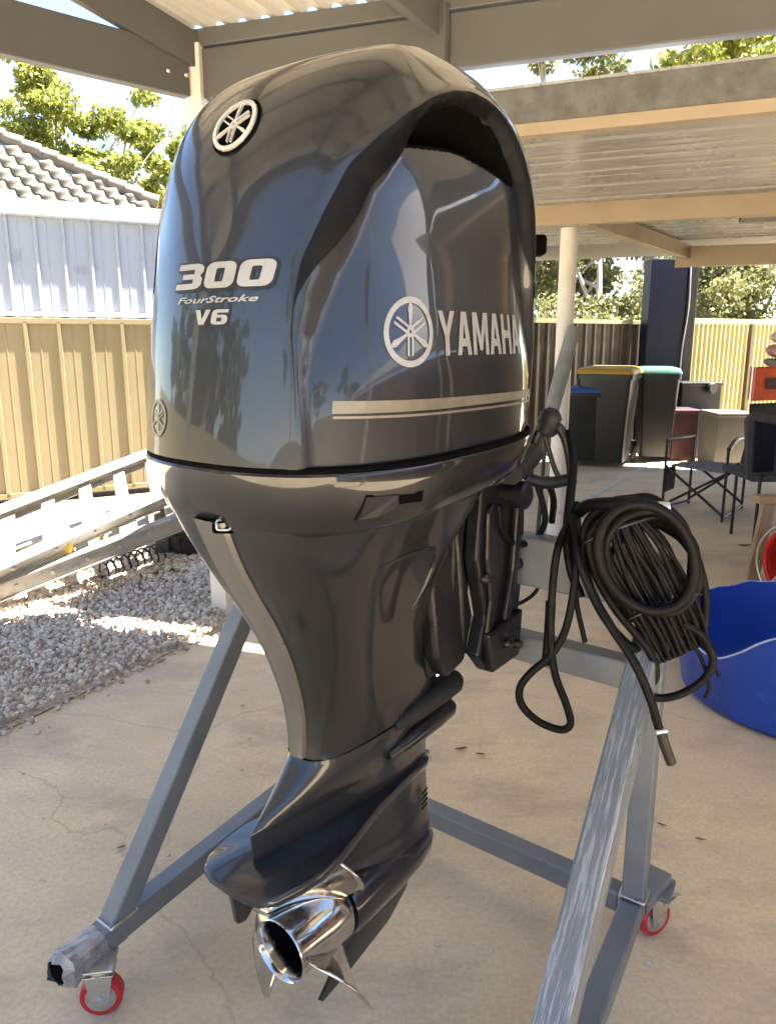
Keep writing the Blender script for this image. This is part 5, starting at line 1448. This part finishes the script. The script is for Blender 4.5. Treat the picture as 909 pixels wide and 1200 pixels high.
# folding director's chair
def directors_chair(label):
    c = Vector((2.02, 5.05, 0)); t = thing('folding_chair', c, label, 'chair')
    fl, fr = gr(775, 598), gr(845, 612); bl_ = gr(806, 590); br = gr(868, 596)
    zs = 0.40
    def T(name, pts, r=0.012, mat='frame', sm=0): return MB().tube(pts, r, n=8, smooth=sm).build(name, M[mat], t, smooth=60)
    for b in (fl, fr, bl_, br): T('leg', [b + up * 0.0, b + up * (0.62 if b in (fl, fr) else 0.44)])
    T('cross_brace', [fl + up * 0.05, fr + up * zs]); T('cross_brace', [fr + up * 0.05, fl + up * zs])
    T('cross_brace', [bl_ + up * 0.05, br + up * zs]); T('cross_brace', [br + up * 0.05, bl_ + up * zs])
    T('foot_rail', [fl + up * 0.03, bl_ + up * 0.03]); T('foot_rail', [fr + up * 0.03, br + up * 0.03])
    T('armrest', [fl + up * 0.62, bl_ + up * 0.62, bl_ + up * 0.45], 0.016, 'maroon'); T('armrest', [fr + up * 0.60, fr.lerp(br, .4) + up * 0.66, br + up * 0.60, br + up * 0.42], 0.018, 'frame', 4)
    s_ = MB(); s_.add([fl + up * zs, fr + up * zs, br + up * zs, bl_ + up * zs, fl.lerp(br, .5) + up * (zs - 0.03)], [(0, 1, 4), (1, 2, 4), (2, 3, 4), (3, 0, 4)]).build('seat', M['fabric_g'], t)
    s_ = MB(); s_.prism([(0, 0.16), (0.16, 0.18), (0.16, 0.38), (0, 0.38)], fl, (bl_ - fl).normalized(), up, (1, 0, 0), 0, 0.01).build('side_pocket', M['fabric'], t)
    return t
directors_chair('black framed folding chair with grey seat on the concrete near the bins')
# camp chair at the right edge, seen from behind
q = gr(905, 640)
cc = thing('camp_chair', (q.x, q.y, 0), 'black padded camp chair cut off by the right edge', 'chair')
cy_ = 5.3
MB().prism([(0, 0), (0.24, 0.0), (0.22, 0.44), (0.0, 0.47), (-0.05, 0.42)], at(874, 562, cy_), (1, 0.2, 0), up, (0.1, 1, 0), 0.0, 0.05).build('backrest', M['fabric'], cc, bev=0.015)
MB().prism([(0.035, 0.05), (0.20, 0.05), (0.185, 0.38), (0.01, 0.41)], at(874, 562, cy_) + Vector((0, -0.012, 0)), (1, 0.2, 0), up, (0.1, 1, 0), 0.0, 0.03).build('back_pad', M['navy'], cc, bev=0.01)
for x_, y_ in ((0.06, 0.0), (0.55, 0.1), (0.1, 0.45), (0.6, 0.5)):
    b = at(880, 562, cy_) + Vector((x_, y_, 0)); MB().tube([Vector((b.x, b.y, 0)), Vector((b.x, b.y, b.z + 0.05))], 0.012, n=8, smooth=0).build('leg', M['frame'], cc, smooth=60)
sp_ = at(880, 562, cy_); MB().box((0, 0, -0.02), (0.55, 0.5, 0.03), at=sp_).build('seat', M['fabric'], cc, bev=0.015)
# raw timber trestle leg and red cable reel
tq = gr(884, 690)
tr = thing('trestle', tq, 'raw timber trestle standing beside the red cable reel', 'trestle')
MB().beam(tq + Vector((0.02, 0.1, 0)), tq + Vector((0.10, 0.15, 0.50)), 0.075, 0.04, up=(0, 1, 0)).build('leg', M['wood'], tr, bev=0.004)
MB().beam(tq + Vector((0.70, 0.1, 0)), tq + Vector((0.62, 0.15, 0.50)), 0.075, 0.04, up=(0, 1, 0)).build('leg', M['wood'], tr, bev=0.004)
MB().beam(tq + Vector((0.02, 0.15, 0.52)), tq + Vector((0.75, 0.15, 0.52)), 0.09, 0.045).build('top_rail', M['wood'], tr, bev=0.004)
rl = Vector((tq.x + 0.15, tq.y - 0.26, 0.0))
reel = thing('cable_reel', rl, 'red cable wound on a silver framed reel at the right edge', 'cable reel')
rc_ = rl + up * 0.235; rax = Vector((0.9, 0.35, 0)).normalized()
for k in range(9):
    pts = [rc_ + rax * (-0.10 + 0.025 * k) + (rax.cross(up)) * (0.20 * math.cos(a)) + up * (0.20 * math.sin(a)) for a in np.linspace(0, 6.283, 28, endpoint=False)]
    MB().tube(pts, 0.0145, n=8, closed=True, smooth=0).build('red_cable', M['redhose'], reel, smooth=70)
for s_ in (-1, 1):
    pts = [rc_ + rax * s_ * 0.135 + rax.cross(up) * (0.225 * math.cos(a)) + up * (0.225 * math.sin(a)) for a in np.linspace(0, 6.283, 32, endpoint=False)]
    MB().tube(pts, 0.009, n=8, closed=True, smooth=0).build('flange', M['zinc'], reel, smooth=70)
    MB().tube([rl + rax * s_ * 0.16 + rax.cross(up) * 0.16, rc_ + rax * s_ * 0.16, rl + rax * s_ * 0.16 - rax.cross(up) * 0.16], 0.011, n=8, smooth=0).build('stand_leg', M['zinc'], reel, smooth=60)
MB().lathe([(0.05, -0.15), (0.05, 0.15)], rc_, axis=rax, n=20).build('drum', M['black'], reel, smooth=40)
# things by the far fence
def simple_box(name, x, y, yt, wpx, depth, mat, label, cat, Y=None, bev=0.015, zbot=None):
    p = gr(x, y) if Y is None else at(x, y, Y)
    d_ = math.hypot(p.x, p.y); w = wpx * (p.y * CP + (CAM_H - p.z) * SP) / FOC
    top = at(x, yt, p.y).z
    t = thing(name, (p.x, p.y, 0), label, cat)
    z0 = 0 if zbot is None else zbot
    MB().box((-w / 2, 0, z0), (w / 2, depth, top), at=(p.x, p.y, 0)).build('body', M[mat], t, bev=bev)
    MB().box((-w / 2 - 0.012, -0.012, top - 0.03), (w / 2 + 0.012, depth + 0.012, top + 0.02), at=(p.x, p.y, 0)).build('lid', M[mat], t, bev=bev)
    return t, p, w, top
simple_box('crate', 800, 540, 482, 30, 0.4, 'maroon', 'maroon storage crate standing behind the folding chair', 'crate')
simple_box('drum', 822, 537, 485, 24, 0.28, 'bluebox', 'dark blue plastic drum next to the maroon crate', 'drum')
simple_box('panel_box', 856, 548, 486, 42, 0.5, 'greybox', 'pale grey cement box between the blue drum and camp chair', 'box')
t, p, w, top = simple_box('barbecue', 815, 534, 450, 46, 0.45, 'black', 'black lidded barbecue with round side knob by the cream fence', 'barbecue', zbot=0.45)
for x_ in (-0.2, 0.2): MB().beam(Vector((p.x + x_, p.y + 0.2, 0)), Vector((p.x + x_, p.y + 0.2, 0.45)), 0.04, 0.04, up=(0, 1, 0)).build('leg', M['frame'], t)
kn = at(834, 455, p.y - 0.05); MB().lathe([(0.0, -0.03), (0.06, -0.03), (0.075, 0.0), (0.06, 0.03), (0.0, 0.03)], kn, axis=(0.3, -1, 0), n=20).build('knob', M['black'], t, smooth=50)
# orange machine with cloths on top at the right edge
oq = gr(905, 560)
om = thing('orange_machine', (oq.x, oq.y, 0), 'orange red machine body under cloths at the right edge', 'machine')
oy = oq.y
def opix(x, y, d=0.0): return at(x, y, oy + d)
MB().add([opix(879, 470), opix(935, 468), opix(935, 428), opix(884, 430), opix(879, 470, .4), opix(935, 468, .4), opix(935, 428, .4), opix(884, 430, .4)], [(0, 1, 2, 3), (7, 6, 5, 4), (0, 4, 5, 1), (1, 5, 6, 2), (2, 6, 7, 3), (3, 7, 4, 0)]).build('shell', M['orange'], om, bev=0.02)
MB().add([opix(896, 456, -.01), opix(930, 456, -.01), opix(930, 442, -.01), opix(897, 443, -.01)], [(0, 1, 2, 3)]).build('grille', M['maroon'], om)
for x in (880, 884): MB().tube([opix(x, 430, -.02), opix(x - 4, 468, -.02)], 0.012, n=8, smooth=0).build('guard_bar', M['pink'], om, smooth=60)
MB().add([opix(877, 500), opix(940, 500), opix(940, 471), opix(877, 473), opix(877, 500, .4), opix(940, 500, .4), opix(940, 471, .4), opix(877, 473, .4)], [(0, 1, 2, 3), (7, 6, 5, 4), (0, 4, 5, 1), (1, 5, 6, 2), (2, 6, 7, 3), (3, 7, 4, 0)]).build('engine_block', M['black'], om, bev=0.02)
for x in (882, 930): MB().tube([opix(x, 498, .2), Vector((opix(x, 498).x, oy + 0.2, 0))], 0.03, n=10, smooth=0).build('leg', M['frame'], om, smooth=60)
def cloth(name, pix, mat, label, seed):
    R = random.Random(seed); n = len(pix)
    cx_, cy2 = sum(p[0] for p in pix) / n, sum(p[1] for p in pix) / n
    vs = [opix(cx_, cy2, -0.10)] + [opix((x + cx_) / 2, (y + cy2) / 2, -0.09 + R.uniform(-.03, .03)) for x, y in pix] + [opix(x, y, R.uniform(-.02, .04)) for x, y in pix] + [opix(x, y, 0.15) for x, y in pix]
    fs = [(0, 1 + i, 1 + (i + 1) % n) for i in range(n)]
    for k in (1, 1 + n): fs += [(k + i, k + n + i, k + n + (i + 1) % n, k + (i + 1) % n) for i in range(n)]
    fs.append(tuple(range(1 + 2 * n, 1 + 3 * n)))
    o = mesh_obj(name, vs, fs, M[mat], origin=opix(cx_, max(p[1] for p in pix), 0.05)); recalc(o)
    md = o.modifiers.new('soft', 'SUBSURF'); md.levels = md.render_levels = 2
    o.data.polygons.foreach_set('use_smooth', [True] * len(o.data.polygons))
    tag(o, label, 'cloth')
cloth('folded_cloth', [(893, 408), (905, 402), (925, 403), (928, 418), (912, 422), (898, 417)], 'pink', 'pink folded cloth on top of the orange machine', 1)
cloth('folded_cloth', [(892, 418), (912, 421), (930, 417), (930, 430), (905, 431), (893, 428)], 'umb', 'grey folded cloth under the pink one on the orange machine', 2)
cloth('folded_cloth', [(898, 396), (908, 386), (925, 385), (928, 403), (908, 404)], 'white', 'white cloth heaped topmost on the orange machine', 3)

la, lb = gr(684, 586), gr(775, 536); ld = (lb - la).normalized(); lp = Vector((-ld.y, ld.x, 0)) * 0.035
tag(mesh_obj('floor_line', [la - lp + up * 0.004, lb - lp + up * 0.004, lb + lp + up * 0.004, la + lp + up * 0.004], [(0, 1, 2, 3)], M['pebble']), kind='structure')
# ================================================================== SMALL LITTER ON THE SLAB
R = random.Random(99)
def pebble(x, y, s, label, mat='pebble'):
    p = gr(x, y)
    v = IV * (1 + np.random.default_rng(int(x * 7 + y)).uniform(-.2, .2, (12, 1))) * np.array([1.2, 0.9, 0.6]) * s
    o = mesh_obj('pebble', [(p.x + a, p.y + b, c + s * 0.42) for a, b, c in v], IF, M[mat], origin=p, smooth=True)
    md = o.modifiers.new('soft', 'SUBSURF'); md.levels = md.render_levels = 1
    tag(o, label, 'pebble', 'pebbles on the slab')
pebble(759, 1130, 0.010, 'pale pebble right of the stand rail near the bottom edge')
pebble(576, 1115, 0.008, 'pale pebble on the concrete between propeller and worn brace')
pebble(512, 1108, 0.008, 'small pebble right of the skeg')
pebble(282, 902, 0.009, 'pale pebble on the slab left of the casing')
pebble(197, 1003, 0.008, 'pebble left of the base rail below the brace')
pebble(28, 907, 0.007, 'tiny pebble near the left edge below the gravel')
pebble(52, 960, 0.007, 'tiny pebble on the slab left of the brace')
pebble(292, 866, 0.009, 'small pebble between brace and casing')
pebble(284, 827, 0.009, 'small pebble below the sunlit strip')
pebble(645, 845, 0.007, 'tiny white pebble right of the teardrop hose loop')
pebble(872, 672, 0.016, 'white stone chip lying near the trestle')
def dry_leaf(x, y, s, rz, label):
    p = gr(x, y) + up * 0.004
    vs = []
    for i in range(5):
        t = i / 4 * 2 - 1; w = s * 0.28 * (1 - t * t) + 0.0005
        for q in (-1, 0, 1): vs.append((t * s, q * w, 0.002 + abs(t) * s * 0.18 + (abs(q)) * w * 0.5))
    fs = [(i * 3 + j, i * 3 + j + 1, i * 3 + j + 4, i * 3 + j + 3) for i in range(4) for j in range(2)]
    c_, s_ = math.cos(rz), math.sin(rz)
    o = mesh_obj('dry_leaf', [(p.x + a * c_ - b * s_, p.y + a * s_ + b * c_, p.z + z) for a, b, z in vs], fs, M['leafdry'], origin=p, smooth=True)
    tag(o, label, 'leaf', 'dry leaves on the slab')
dry_leaf(775, 969, 0.016, -0.6, 'dry brown leaf right of the stand upright')
dry_leaf(820, 986, 0.015, -0.4, 'dry brown leaf furthest right on the slab')
dry_leaf(872, 641, 0.06, 0.1, 'long thin dry leaf beside the hose coil')
dry_leaf(540, 880, 0.028, 0.3, 'dark dry leaf behind the gearcase')
dry_leaf(563, 886, 0.020, -0.2, 'small dark leaf beside the larger one behind the gearcase')
dry_leaf(143, 995, 0.014, 0.5, 'dry leaf near the left brace foot')
